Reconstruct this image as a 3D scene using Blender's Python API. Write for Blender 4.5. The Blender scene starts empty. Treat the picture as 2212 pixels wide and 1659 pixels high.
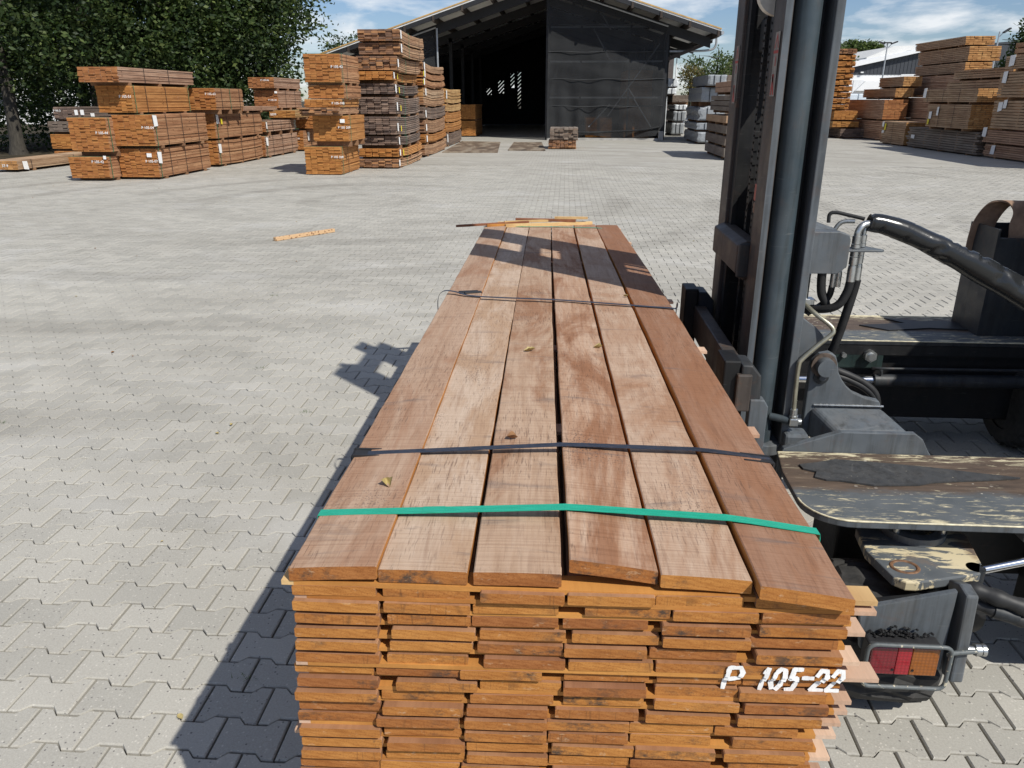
import bpy, bmesh, math, random
import numpy as np
from mathutils import Vector, Matrix

SC = bpy.context.scene
COL = SC.collection
R = math.radians
rnd = random.Random(7)

# ------------------------------------------------------------------ camera, sky, sun, exposure
cam_d = bpy.data.cameras.new('camera')
cam = bpy.data.objects.new('camera', cam_d)
COL.objects.link(cam)
cam.location = (0, 0, 1.85)
cam.rotation_euler = (R(90 - 20.29), 0, R(3.8))
cam_d.sensor_width = 36.0
cam_d.lens = 36.0 * 1662.0 / 2212.0
cam_d.clip_start = 0.05
cam_d.clip_end = 2000
SC.camera = cam

SUN_EL, SUN_AZ = R(47.5), R(44.8)      # light travels towards -X, +Y
sun_d = bpy.data.lights.new('sun', 'SUN')
sun_d.energy = 5.0
sun_d.angle = R(0.53)
sun_d.color = (1.0, 0.962, 0.88)
sun = bpy.data.objects.new('sun', sun_d)
COL.objects.link(sun)
light_dir = Vector((-math.sin(SUN_AZ) * math.cos(SUN_EL), math.cos(SUN_AZ) * math.cos(SUN_EL), -math.sin(SUN_EL)))
sun.rotation_euler = light_dir.to_track_quat('-Z', 'Y').to_euler()

world = bpy.data.worlds.new('World')
SC.world = world
world.use_nodes = True
wn, wl = world.node_tree.nodes, world.node_tree.links
wn.clear()
w_out = wn.new('ShaderNodeOutputWorld')
w_bg = wn.new('ShaderNodeBackground')
w_bg.inputs['Strength'].default_value = 0.076
w_sky = wn.new('ShaderNodeTexSky')
w_sky.sky_type = 'NISHITA'
w_sky.sun_disc = False
w_sky.sun_elevation = SUN_EL
w_sky.sun_rotation = math.atan2(-light_dir.x, -light_dir.y)
w_sky.air_density = 1.0
w_sky.dust_density = 0.15
w_sky.ozone_density = 2.0
# broken fair-weather cloud over the whole dome
w_tc = wn.new('ShaderNodeTexCoord')
w_sep = wn.new('ShaderNodeSeparateXYZ')
wl.new(w_tc.outputs['Generated'], w_sep.inputs[0])
w_h = wn.new('ShaderNodeMath'); w_h.operation = 'ADD'; w_h.inputs[1].default_value = 0.16
wl.new(w_sep.outputs['Z'], w_h.inputs[0])
w_m = wn.new('ShaderNodeMath'); w_m.operation = 'MAXIMUM'; w_m.inputs[1].default_value = 0.05
wl.new(w_h.outputs[0], w_m.inputs[0])
w_dx = wn.new('ShaderNodeMath'); w_dx.operation = 'DIVIDE'
w_dy = wn.new('ShaderNodeMath'); w_dy.operation = 'DIVIDE'
wl.new(w_sep.outputs['X'], w_dx.inputs[0]); wl.new(w_m.outputs[0], w_dx.inputs[1])
wl.new(w_sep.outputs['Y'], w_dy.inputs[0]); wl.new(w_m.outputs[0], w_dy.inputs[1])
w_c = wn.new('ShaderNodeCombineXYZ')
wl.new(w_dx.outputs[0], w_c.inputs[0]); wl.new(w_dy.outputs[0], w_c.inputs[1])
w_n = wn.new('ShaderNodeTexNoise')
w_n.inputs['Scale'].default_value = 1.6
w_n.inputs['Detail'].default_value = 9
w_n.inputs['Roughness'].default_value = 0.56
w_n.inputs['Distortion'].default_value = 0.25
wl.new(w_c.outputs[0], w_n.inputs['Vector'])
w_r = wn.new('ShaderNodeValToRGB')
w_r.color_ramp.elements[0].position = 0.47
w_r.color_ramp.elements[1].position = 0.64
wl.new(w_n.outputs['Fac'], w_r.inputs[0])
w_mix = wn.new('ShaderNodeMix'); w_mix.data_type = 'RGBA'
w_k = wn.new('ShaderNodeMath'); w_k.operation = 'MULTIPLY'; w_k.inputs[1].default_value = 0.85
wl.new(w_r.outputs[0], w_k.inputs[0])
wl.new(w_k.outputs[0], w_mix.inputs['Factor'])
w_tint = wn.new('ShaderNodeMix'); w_tint.data_type = 'RGBA'; w_tint.blend_type = 'MULTIPLY'
w_tint.inputs['Factor'].default_value = 1.0
w_tint.inputs['B'].default_value = (0.88, 0.98, 1.20, 1)
wl.new(w_sky.outputs[0], w_tint.inputs['A'])
wl.new(w_tint.outputs['Result'], w_mix.inputs['A'])
w_mix.inputs['B'].default_value = (12.4, 12.7, 13.0, 1)
wl.new(w_mix.outputs['Result'], w_bg.inputs['Color'])
wl.new(w_bg.outputs[0], w_out.inputs['Surface'])

vs = SC.view_settings
vs.view_transform = 'Standard'
vs.look = 'None'
vs.exposure = 0.0
vs.gamma = 1.0
vs.use_curve_mapping = False
try:
    SC.cycles.max_bounces = 6
    SC.cycles.transparent_max_bounces = 8
    SC.cycles.use_denoising = True
except Exception:
    pass

# ------------------------------------------------------------------ helpers
def tag(o, label=None, cat=None, group=None, kind=None):
    if label: o['label'] = label
    if cat: o['category'] = cat
    if group: o['group'] = group
    if kind: o['kind'] = kind
    return o

def empty(name, loc=(0, 0, 0), rot=(0, 0, 0), label=None, cat=None, group=None):
    o = bpy.data.objects.new(name, None)
    o.empty_display_size = 0.1
    COL.objects.link(o)
    o.location = loc
    o.rotation_euler = rot
    return tag(o, label, cat, group)

def link(name, me, parent=None, loc=(0, 0, 0), rot=(0, 0, 0), scale=None):
    o = bpy.data.objects.new(name, me)
    COL.objects.link(o)
    if parent is not None: o.parent = parent
    o.location = loc
    o.rotation_euler = rot
    if scale is not None: o.scale = scale
    return o

class MB:
    """collects shapes for ONE mesh object"""
    def __init__(s):
        s.v, s.f, s.m, s.sm = [], [], [], []
    def add(s, vs_, fs, mi=0, smooth=False, M=None):
        b = len(s.v)
        if M is not None: vs_ = [tuple(M @ Vector(p)) for p in vs_]
        s.v += [tuple(p) for p in vs_]
        for f in fs:
            s.f.append([b + i for i in f]); s.m.append(mi); s.sm.append(smooth)
        return s
    def box(s, a, b, mi=0, M=None):
        x0, y0, z0 = a; x1, y1, z1 = b
        return s.add([(x0,y0,z0),(x1,y0,z0),(x1,y1,z0),(x0,y1,z0),(x0,y0,z1),(x1,y0,z1),(x1,y1,z1),(x0,y1,z1)],
                     [(0,3,2,1),(4,5,6,7),(0,1,5,4),(1,2,6,5),(2,3,7,6),(3,0,4,7)], mi, False, M)
    def prism(s, poly, axis, a, b, mi=0, M=None):
        n = len(poly)
        def p(q, t):
            if axis == 'x': return (t, q[0], q[1])
            if axis == 'y': return (q[0], t, q[1])
            return (q[0], q[1], t)
        vs_ = [p(q, a) for q in poly] + [p(q, b) for q in poly]
        fs = [tuple(range(n - 1, -1, -1)), tuple(range(n, 2 * n))]
        fs += [(i, (i + 1) % n, n + (i + 1) % n, n + i) for i in range(n)]
        return s.add(vs_, fs, mi, False, M)
    def tube(s, pts, r, seg=10, mi=0, cap=True, wob=None):
        pts = [Vector(p) for p in pts]
        n = len(pts)
        rs = r if isinstance(r, (list, tuple)) else [r] * n
        tang = []
        for i in range(n):
            t = pts[min(i + 1, n - 1)] - pts[max(i - 1, 0)]
            tang.append(t.normalized())
        up = Vector((0, 0, 1)) if abs(tang[0].z) < 0.9 else Vector((1, 0, 0))
        nrm = (up - tang[0] * up.dot(tang[0])).normalized()
        vs_ = []
        for i in range(n):
            nrm = (nrm - tang[i] * nrm.dot(tang[i])).normalized()
            bi = tang[i].cross(nrm)
            for k in range(seg):
                a = 2 * math.pi * k / seg
                rr = rs[i] * (1 + (wob(i, k) if wob else 0))
                vs_.append(pts[i] + (nrm * math.cos(a) + bi * math.sin(a)) * rr)
        fs = []
        for i in range(n - 1):
            for k in range(seg):
                k2 = (k + 1) % seg
                fs.append((i*seg+k, i*seg+k2, (i+1)*seg+k2, (i+1)*seg+k))
        s.add(vs_, fs, mi, True)
        if cap:
            s.add([vs_[k] for k in range(seg)], [tuple(range(seg))], mi)
            s.add([vs_[(n-1)*seg+k] for k in range(seg)], [tuple(range(seg))], mi)
        return s
    def cyl(s, p0, p1, r, seg=16, mi=0, r1=None):
        return s.tube([p0, p1], [r, r if r1 is None else r1], seg, mi)
    def build(s, name, mats, parent=None, loc=(0,0,0), rot=(0,0,0), bevel=0.0, segs=2, weld=False):
        me = bpy.data.meshes.new(name)
        me.from_pydata(s.v, [], s.f)
        if not isinstance(mats, (list, tuple)): mats = [mats]
        for m in mats: me.materials.append(m)
        me.polygons.foreach_set('material_index', s.m)
        me.polygons.foreach_set('use_smooth', s.sm)
        bm = bmesh.new(); bm.from_mesh(me)
        if weld: bmesh.ops.remove_doubles(bm, verts=bm.verts, dist=1e-5)
        bmesh.ops.recalc_face_normals(bm, faces=bm.faces)
        bm.to_mesh(me); bm.free()
        o = link(name, me, parent, loc, rot)
        if bevel > 0:
            b = o.modifiers.new('bevel', 'BEVEL'); b.width = bevel; b.segments = segs
            b.limit_method = 'ANGLE'; b.angle_limit = R(40); b.harden_normals = False
        return o

def smooth_path(pts, n=6):
    """Catmull-Rom through pts"""
    P = [Vector(p) for p in pts]
    P = [P[0] * 2 - P[1]] + P + [P[-1] * 2 - P[-2]]
    out = []
    for i in range(1, len(P) - 2):
        for k in range(n):
            t = k / n
            a, b, c, d = P[i-1], P[i], P[i+1], P[i+2]
            out.append(0.5 * ((2*b) + (c-a)*t + (2*a-5*b+4*c-d)*t*t + (-a+3*b-3*c+d)*t**3))
    out.append(P[-2])
    return out

# ------------------------------------------------------------------ materials
class NT:
    def __init__(s, name):
        s.mat = bpy.data.materials.new(name)
        s.mat.use_nodes = True
        s.n, s.l = s.mat.node_tree.nodes, s.mat.node_tree.links
        s.bsdf = s.n['Principled BSDF']
        s.out = s.n['Material Output']
    def node(s, t, **kw):
        nd = s.n.new(t)
        for k, v in kw.items():
            if k.startswith('i_'): nd.inputs[k[2:].replace('_', ' ')].default_value = v
            else: setattr(nd, k, v)
        return nd
    def coord(s, kind='Object', scale=(1, 1, 1), rand=0.0, loc=(0, 0, 0)):
        if kind == 'Position':
            src = s.node('ShaderNodeNewGeometry').outputs['Position']
        else:
            src = s.node('ShaderNodeTexCoord').outputs[kind]
        mp = s.node('ShaderNodeMapping')
        mp.inputs['Scale'].default_value = scale
        mp.inputs['Location'].default_value = loc
        if rand:
            oi = s.node('ShaderNodeObjectInfo')
            mul = s.node('ShaderNodeMath', operation='MULTIPLY'); mul.inputs[1].default_value = rand
            s.l.new(oi.outputs['Random'], mul.inputs[0])
            cb = s.node('ShaderNodeCombineXYZ')
            for i in range(3): s.l.new(mul.outputs[0], cb.inputs[i])
            ad = s.node('ShaderNodeVectorMath', operation='ADD')
            s.l.new(src, ad.inputs[0]); s.l.new(cb.outputs[0], ad.inputs[1])
            src = ad.outputs[0]
        s.l.new(src, mp.inputs['Vector'])
        return mp.outputs[0]
    def noise(s, vec, scale=5, detail=4, rough=0.55, dist=0.0):
        nd = s.node('ShaderNodeTexNoise')
        nd.inputs['Scale'].default_value = scale; nd.inputs['Detail'].default_value = detail
        nd.inputs['Roughness'].default_value = rough; nd.inputs['Distortion'].default_value = dist
        s.l.new(vec, nd.inputs['Vector'])
        return nd.outputs['Fac']
    def voro(s, vec, scale=20, rand=1.0, feature='F1'):
        nd = s.node('ShaderNodeTexVoronoi', feature=feature)
        nd.inputs['Scale'].default_value = scale; nd.inputs['Randomness'].default_value = rand
        s.l.new(vec, nd.inputs['Vector'])
        return nd
    def ramp(s, fac, stops, interp='LINEAR'):
        nd = s.node('ShaderNodeValToRGB')
        cr = nd.color_ramp; cr.interpolation = interp
        while len(cr.elements) < len(stops): cr.elements.new(0.5)
        for e, (p, c) in zip(cr.elements, stops):
            e.position = p
            e.color = (c, c, c, 1) if isinstance(c, (int, float)) else (c[0], c[1], c[2], 1)
        s.l.new(fac, nd.inputs[0])
        return nd.outputs[0]
    def mix(s, a, b, fac, blend='MIX'):
        nd = s.node('ShaderNodeMix', data_type='RGBA', blend_type=blend)
        for key, v in (('A', a), ('B', b)):
            if isinstance(v, (tuple, list)): nd.inputs[key].default_value = (v[0], v[1], v[2], 1)
            else: s.l.new(v, nd.inputs[key])
        if isinstance(fac, (int, float)): nd.inputs['Factor'].default_value = fac
        else: s.l.new(fac, nd.inputs['Factor'])
        return nd.outputs['Result']
    def math(s, op, a, b=0.5):
        nd = s.node('ShaderNodeMath', operation=op)
        for i, v in ((0, a), (1, b)):
            if isinstance(v, (int, float)): nd.inputs[i].default_value = v
            else: s.l.new(v, nd.inputs[i])
        return nd.outputs[0]
    def color(s, v):
        if isinstance(v, (tuple, list)): s.bsdf.inputs['Base Color'].default_value = (v[0], v[1], v[2], 1)
        else: s.l.new(v, s.bsdf.inputs['Base Color'])
        return s
    def rough(s, v):
        if isinstance(v, (int, float)): s.bsdf.inputs['Roughness'].default_value = v
        else: s.l.new(v, s.bsdf.inputs['Roughness'])
        return s
    def set(s, **kw):
        for k, v in kw.items(): s.bsdf.inputs[k.replace('_', ' ')].default_value = v
        return s
    def bump(s, h, strength=0.3, dist=0.01):
        nd = s.node('ShaderNodeBump')
        nd.inputs['Strength'].default_value = strength; nd.inputs['Distance'].default_value = dist
        s.l.new(h, nd.inputs['Height'])
        s.l.new(nd.outputs[0], s.bsdf.inputs['Normal'])
        return s

def plain(name, col, rough=0.6, metal=0.0, var=0.12, scale=6.0, spec=0.4, kind='Object', bump=0.0):
    t = NT(name)
    f = t.noise(t.coord(kind), scale, 4)
    lo = tuple(c * (1 - var) for c in col); hi = tuple(min(1, c * (1 + var)) for c in col)
    t.color(t.ramp(f, [(0.3, lo), (0.7, hi)])).rough(rough).set(Metallic=metal)
    t.bsdf.inputs['Specular IOR Level'].default_value = spec
    if bump: t.bump(f, bump, 0.004)
    return t.mat

def wood(name, cols, grain=(14, 0.7, 30), rough=0.75, rand=7.0, dark=None, darkamt=0.0, fine=0.25, bump=0.25, streak=0.35):
    """cols: three colours light > dark picked per piece and along the grain (grain runs along local Y)"""
    t = NT(name)
    oi = t.node('ShaderNodeObjectInfo')
    base = t.ramp(oi.outputs['Random'], [(0.0, cols[0]), (0.5, cols[1]), (1.0, cols[2])])
    v = t.coord('Object', grain, rand)
    g1 = t.noise(v, 1.6, 6, 0.6, 0.4)
    c = t.mix(base, t.ramp(g1, [(0.25, tuple(x * 0.55 for x in cols[2])), (0.75, tuple(min(1, x * 1.12) for x in cols[0]))]), streak)
    v2 = t.coord('Object', (1.2, 0.35, 1.2), rand)
    big = t.noise(v2, 3.0, 4, 0.6, 0.6)
    c = t.mix(c, t.mix(c, (0.75, 0.7, 0.68), 1.0, 'MULTIPLY'), t.ramp(big, [(0.42, 0.0), (0.62, 1.0)]))
    if dark:
        dn = t.noise(t.coord('Object', (9, 5, 9), rand * 1.7), 2.0, 6, 0.7, 0.3)
        c = t.mix(c, dark, t.math('MULTIPLY', t.ramp(dn, [(0.56, 0.0), (0.70, 1.0)]), darkamt))
    vf = t.coord('Object', (60, 4, 60), rand)
    fn = t.noise(vf, 2.0, 3, 0.6)
    c = t.mix(c, t.mix(c, (0.62, 0.58, 0.55), 1.0, 'MULTIPLY'), t.math('MULTIPLY', t.ramp(fn, [(0.45, 0.0), (0.7, 1.0)]), fine))
    t.color(c).rough(rough)
    t.bsdf.inputs['Specular IOR Level'].default_value = 0.2
    t.bump(t.math('ADD', g1, fn), bump, 0.002)
    return t.mat

# ------------------------------------------------------------------ ground and pavement
def paver_mat(name, brick=False, island=False):
    t = NT(name)
    pos = t.coord('Position')
    if brick:
        br = t.node('ShaderNodeTexBrick')
        br.offset = 0.5; br.squash = 1.0
        br.inputs['Scale'].default_value = 1.0
        br.inputs['Brick Width'].default_value = 0.207
        br.inputs['Row Height'].default_value = 0.138
        br.inputs['Mortar Size'].default_value = 0.006
        br.inputs['Mortar Smooth'].default_value = 0.2
        br.inputs['Color1'].default_value = (0.39, 0.375, 0.336, 1)
        br.inputs['Color2'].default_value = (0.43, 0.413, 0.37, 1)
        br.inputs['Mortar'].default_value = (0.23, 0.224, 0.205, 1)
        t.l.new(pos, br.inputs['Vector'])
        c = br.outputs['Color']
    else:
        if island:
            rv = t.node('ShaderNodeNewGeometry').outputs['Random Per Island']
        else:
            rv = t.node('ShaderNodeObjectInfo').outputs['Random']
        c = t.ramp(rv, [(0.0, (0.378, 0.365, 0.328)), (0.5, (0.418, 0.402, 0.36)), (1.0, (0.452, 0.434, 0.388))])
    # exposed aggregate: pale and dark grains
    a1 = t.voro(pos, 95)
    sel = t.node('ShaderNodeSeparateColor'); t.l.new(a1.outputs['Color'], sel.inputs[0])
    near = t.math('LESS_THAN', a1.outputs['Distance'], t.math('ADD', t.math('MULTIPLY', sel.outputs[2], 0.26), 0.08))
    pale = t.math('MULTIPLY', near, t.math('GREATER_THAN', sel.outputs[0], 0.72))
    darkg = t.math('MULTIPLY', near, t.math('LESS_THAN', sel.outputs[1], 0.13))
    if not brick:
        c = t.mix(c, (0.62, 0.59, 0.53), t.math('MULTIPLY', pale, 0.6))
        c = t.mix(c, (0.13, 0.12, 0.12), t.math('MULTIPLY', darkg, 0.8))
    fine = t.noise(pos, 160, 3, 0.7)
    c = t.mix(c, t.mix(c, (0.78, 0.77, 0.76), 1.0, 'MULTIPLY'), t.ramp(fine, [(0.35, 0.0), (0.75, 1.0)]))
    # tyre dust, old spills: broad soft patches and stretched smears
    big = t.noise(t.coord('Position', (0.25, 0.55, 1)), 1.0, 5, 0.6, 0.8)
    c = t.mix(c, t.mix(c, (0.84, 0.835, 0.83), 1.0, 'MULTIPLY'), t.ramp(big, [(0.45, 0.0), (0.72, 1.0)]))
    sm = t.noise(t.coord('Position', (1.1, 0.5, 1), loc=(3.3, 1.7, 0)), 1.3, 6, 0.65, 1.2)
    c = t.mix(c, t.mix(c, (0.80, 0.795, 0.79), 1.0, 'MULTIPLY'), t.ramp(sm, [(0.58, 0.0), (0.74, 1.0)]))
    lt = t.noise(t.coord('Position', (0.6, 0.9, 1), loc=(9.3, 4.1, 0)), 1.1, 4, 0.6, 0.5)
    c = t.mix(c, (0.52, 0.51, 0.49), t.math('MULTIPLY', t.ramp(lt, [(0.55, 0.0), (0.75, 1.0)]), 0.45))
    # curved tyre scrubs: stretched rings of dark rubber dust
    wv = t.node('ShaderNodeTexWave', wave_type='RINGS', rings_direction='SPHERICAL')
    wv.inputs['Scale'].default_value = 0.16; wv.inputs['Distortion'].default_value = 3.0
    wv.inputs['Detail'].default_value = 3.0; wv.inputs['Detail Scale'].default_value = 0.7
    t.l.new(t.coord('Position', (1, 1, 0), loc=(4.0, -15.0, 0)), wv.inputs['Vector'])
    msk = t.noise(t.coord('Position', (0.14, 0.14, 1), loc=(1.0, 7.0, 0)), 1.0, 3, 0.5)
    ringf = t.math('MULTIPLY', t.ramp(wv.outputs['Fac'], [(0.80, 0.0), (0.96, 1.0)]), t.ramp(msk, [(0.42, 0.0), (0.6, 0.8)]))
    c = t.mix(c, t.mix(c, (0.80, 0.795, 0.79), 1.0, 'MULTIPLY'), ringf)
    t.color(c).rough(0.9)
    t.bsdf.inputs['Specular IOR Level'].default_value = 0.25
    t.bump(fine, 0.25, 0.0025)
    return t.mat

M_PAVER = paver_mat('paver_concrete')
M_PAVER_I = paver_mat('paver_concrete_mass', island=True)
M_PAVER_F = paver_mat('paver_concrete_far', brick=True)
M_SAND = plain('joint_sand', (0.062, 0.056, 0.042), 0.95, 0, 0.5, 14, 0.1, 'Position')
M_EARTH = plain('woodland_floor', (0.05, 0.042, 0.028), 0.95, 0, 0.5, 1.5, 0.1, 'Position')

PX, PY, PA = 0.207, 0.138, 0.026        # paver pitch across, along, tooth depth
def paver_outline(sh):
    hx, e, m = PX / 2 - sh, PY / 2 + PA / 2 - sh, PY / 2 - PA / 2 - sh
    a, b = PX / 4 + PA / 2 - sh * 0.4, PX / 4 - PA / 2 - sh * 0.4
    return [(-hx, -e), (-a, -e), (-b, -m), (b, -m), (a, -e), (hx, -e), (hx, e), (a, e), (b, m), (-b, m), (-a, e), (-hx, e)]
def paver_geo(full):
    o1, o2 = paver_outline(0.0075), paver_outline(0.0034)
    if full:
        v = [(x, y, 0.0) for x, y in o1] + [(x, y, -0.0048) for x, y in o2] + [(x, y, -0.04) for x, y in o2]
        f = [list(range(12))]
        for r in (0, 12):
            f += [[r + i, r + 12 + i, r + 12 + (i + 1) % 12, r + (i + 1) % 12] for i in range(12)]
    else:
        o = paver_outline(0.0037)
        v = [(x, y, 0.0) for x, y in o] + [(x, y, -0.03) for x, y in o2]
        f = [list(range(12))] + [[i, 12 + i, 12 + (i + 1) % 12, (i + 1) % 12] for i in range(12)]
    return v, f
FWD = (-math.sin(R(3.8)), math.cos(R(3.8)))
def in_view(x, y, margin):
    d = x * FWD[0] + y * FWD[1]; s_ = x * FWD[1] - y * FWD[0]
    return abs(s_) < 0.70 * max(d * 0.94 + 0.65, 0.1) + margin
Y_NEAR, Y_FAR = 0.75, 24.0
spots = []
for j in range(int(Y_NEAR / PY), int(Y_FAR / PY)):
    y = j * PY
    off = PX / 2 if j % 2 else 0.0
    for i in range(-110, 100):
        x = i * PX + off
        if in_view(x, y, 0.9): spots.append((x, y))
# which pavers does the view show largest? (nearest, clear of the load and the truck)
def shown(x, y):
    if not in_view(x, y, -0.02) or y < 1.55: return False
    if y < 2.35 and 1.25 < x: return True
    return x < -0.75 - max(0, 2.1 - y) * 0.2 and y < 7
cand = sorted([p for p in spots if shown(*p)], key=lambda p: p[0] ** 2 + p[1] ** 2)[:300]
near_set = set(cand)
pavement = tag(empty('pavement'), kind='structure')
v_, f_ = paver_geo(True)
me = bpy.data.meshes.new('paver'); me.from_pydata(v_, [], f_); me.materials.append(M_PAVER)
for (x, y) in cand:
    link('paver', me, pavement, (x, y, rnd.uniform(-0.0022, 0.0012)), (rnd.gauss(0, 0.006), rnd.gauss(0, 0.006), rnd.gauss(0, 0.004)))
def paver_mass(pts, full, name):
    v_, f_ = paver_geo(full)
    V = np.array(v_); n = len(V)
    P = np.array(pts)
    rng = np.random.default_rng(3)
    out = V[None, :, :] + np.concatenate([P, np.zeros((len(P), 1))], 1)[:, None, :]
    tilt = rng.normal(0, 0.006, (len(P), 2))
    out[:, :, 2] += rng.uniform(-0.0022, 0.0012, len(P))[:, None] + V[None, :, 0] * tilt[:, :1] + V[None, :, 1] * tilt[:, 1:]
    loops = []; starts = []; tot = []
    flat = np.array([i for q in f_ for i in q]); lens = np.array([len(q) for q in f_])
    allf = (flat[None, :] + (np.arange(len(P)) * n)[:, None]).ravel()
    alll = np.tile(lens, len(P))
    me = bpy.data.meshes.new(name)
    me.vertices.add(len(P) * n); me.vertices.foreach_set('co', out.ravel())
    me.loops.add(len(allf)); me.loops.foreach_set('vertex_index', allf)
    me.polygons.add(len(alll))
    me.polygons.foreach_set('loop_start', np.concatenate([[0], np.cumsum(alll)[:-1]]))
    me.update(calc_edges=True)
    me.materials.append(M_PAVER_I)
    me.shade_flat()
    return tag(link(name, me, pavement), kind='stuff')
paver_mass([p for p in spots if p not in near_set and p[1] < 8], True, 'paver_mass')
paver_mass([p for p in spots if p not in near_set and p[1] >= 8], False, 'paver_mass')

def sheet(name, polys, z, mat, parent=None):
    b = MB()
    for q in polys: b.add([(x, y, z) for x, y in q], [tuple(range(len(q)))])
    return b.build(name, mat, parent)
tag(sheet('ground', [[(-600, -300), (600, -300), (600, 900), (-600, 900)]], -0.034, M_SAND), kind='structure')
def edge(y, sgn):
    a = 0.70 * (y * 0.94 + 0.65) + 0.75
    # solve side offset back to x at this y (approximately along the row)
    return sgn * a / FWD[1] + y * FWD[0] / FWD[1]
yn, yf = Y_NEAR - 0.1, Y_FAR - 0.1
left = [(edge(y, -1), y) for y in (yn, 6, 12, 17)] + [(-17.2, 21.6)]
right = [(edge(y, 1), y) for y in (yn, 6, 12, 18, yf)]
far_polys = [[(-17.2, -20), (-17.2, yn), (90, yn), (90, -20)],
             [(-17.2, yn)] + left,
             right + [(90, yf), (90, yn)],
             [(-17.2, yf), (90, yf), (90, 140), (-17.2, 140)]]
tag(sheet('far_pavement', far_polys, -0.0065, M_PAVER_F), kind='structure')
tag(sheet('woodland_floor', [[(-120, -20), (-17.2, -20), (-17.2, 140), (-120, 140)]], 0.01, M_EARTH), kind='structure')

# ------------------------------------------------------------------ shed
M_BLACK = plain('black_steel', (0.018, 0.019, 0.022), 0.6, 0, 0.2, 3)
M_DKWOOD = plain('dark_stained_beam', (0.045, 0.034, 0.028), 0.75, 0, 0.3, 4)
M_SHEET = plain('grey_roof_sheet', (0.80, 0.80, 0.78), 0.7, 0, 0.12, 2)
M_DKPANEL = plain('dark_wall_board', (0.014, 0.014, 0.015), 0.8, 0, 0.3, 2)
M_FASCIA = plain('yellow_verge_board', (0.52, 0.33, 0.12), 0.7, 0, 0.2, 6)
M_GALV = plain('galvanised_pipe', (0.42, 0.44, 0.46), 0.45, 0.6, 0.12, 8)
M_SILL = plain('concrete_sill', (0.36, 0.35, 0.33), 0.9, 0, 0.2, 3)
t = NT('shade_net')
c = t.ramp(t.noise(t.coord('Object', (0.7, 1, 0.35)), 1.6, 5, 0.6, 0.6), [(0.3, (0.025, 0.026, 0.028)), (0.7, (0.044, 0.046, 0.048))])
t.color(c).rough(0.85); t.bsdf.inputs['Specular IOR Level'].default_value = 0.15
tr = t.node('ShaderNodeBsdfTransparent'); ms = t.node('ShaderNodeMixShader'); ms.inputs[0].default_value = 0.24
t.l.new(t.bsdf.outputs[0], ms.inputs[1]); t.l.new(tr.outputs[0], ms.inputs[2]); t.l.new(ms.outputs[0], t.out.inputs['Surface'])
M_NET = t.mat

M_SEAM = plain('net_seam_web', (0.045, 0.047, 0.05), 0.8, 0, 0.3, 3)
shed = empty('timber_shed', (-0.92, 39.5, 0), label='big dark timber shed with pitched roof and black net curtain', cat='shed')
SX, SY = -0.92, 39.5
RIDGE, EAVE_R, EAVE_L = 7.1, (6.85, 4.72), (-11.6, 3.72)
def roof_z(x, dz=0.0):
    if x >= SX: return RIDGE + (EAVE_R[1] - RIDGE) * (x - SX) / (EAVE_R[0] - SX) + dz
    return RIDGE + (EAVE_L[1] - RIDGE) * (SX - x) / (SX - EAVE_L[0]) + dz
Y0, Y1 = 38.3, 64.0
def sb(name, b, mat, parent=shed, bevel=0):       # build in world coordinates, child of shed
    return b.build(name, mat, parent, (-SX, -SY, 0) if parent is shed else (0, 0, 0), bevel=bevel)
for (xe, ze) in (EAVE_R, EAVE_L):
    roof = sb('roof', MB().prism([(SX, RIDGE), (xe, ze), (xe, ze + 0.07), (SX, RIDGE + 0.07)], 'y', Y0, Y1), M_SHEET)
    sgn = 1 if xe > SX else -1
    sb('verge_board', MB().prism([(SX, RIDGE + 0.072), (xe, ze + 0.072), (xe, ze + 0.125), (SX, RIDGE + 0.125)], 'y', Y0 - 0.03, Y0 + 0.25), M_FASCIA, roof)
    n = 6 if sgn > 0 else 8
    sb('barge_board', MB().prism([(SX, RIDGE - 0.002), (xe, ze - 0.002), (xe, ze - 0.20), (SX, RIDGE - 0.20)], 'y', Y0 - 0.02, Y0 + 0.05), M_BLACK, roof)
    for k in range(1, n + 1):
        x = SX + (xe - SX) * k / n - sgn * 0.12
        z = roof_z(x)
        sb('purlin', MB().box((x - 0.05, Y0 - 0.06, z - 0.27), (x + 0.05, Y1, z - 0.012)), M_DKWOOD, roof)
    for k, yy in enumerate((39.45, 44.5, 49.5, 54.5, 59.5)):
        h = 0.42
        x2 = xe - sgn * 0.25
        sb('rafter', MB().prism([(SX, RIDGE - 0.275), (x2, roof_z(x2) - 0.275), (x2, roof_z(x2) - 0.275 - h), (SX, RIDGE - 0.275 - h)], 'y', yy, yy + 0.14), M_BLACK, roof)
# columns
for x in (-6.25, SX - 0.0, 4.6, -10.6):
    for yy in (39.46, 44.5, 49.5, 54.5, 59.5):
        if x == SX and 39 < yy < 60 and yy != 39.46: continue
        if x == -10.6 and yy < 40: continue
        sb('column', MB().box((x - 0.09, yy, 0), (x + 0.09, yy + 0.18, roof_z(x) - 0.5)), M_BLACK)
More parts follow.
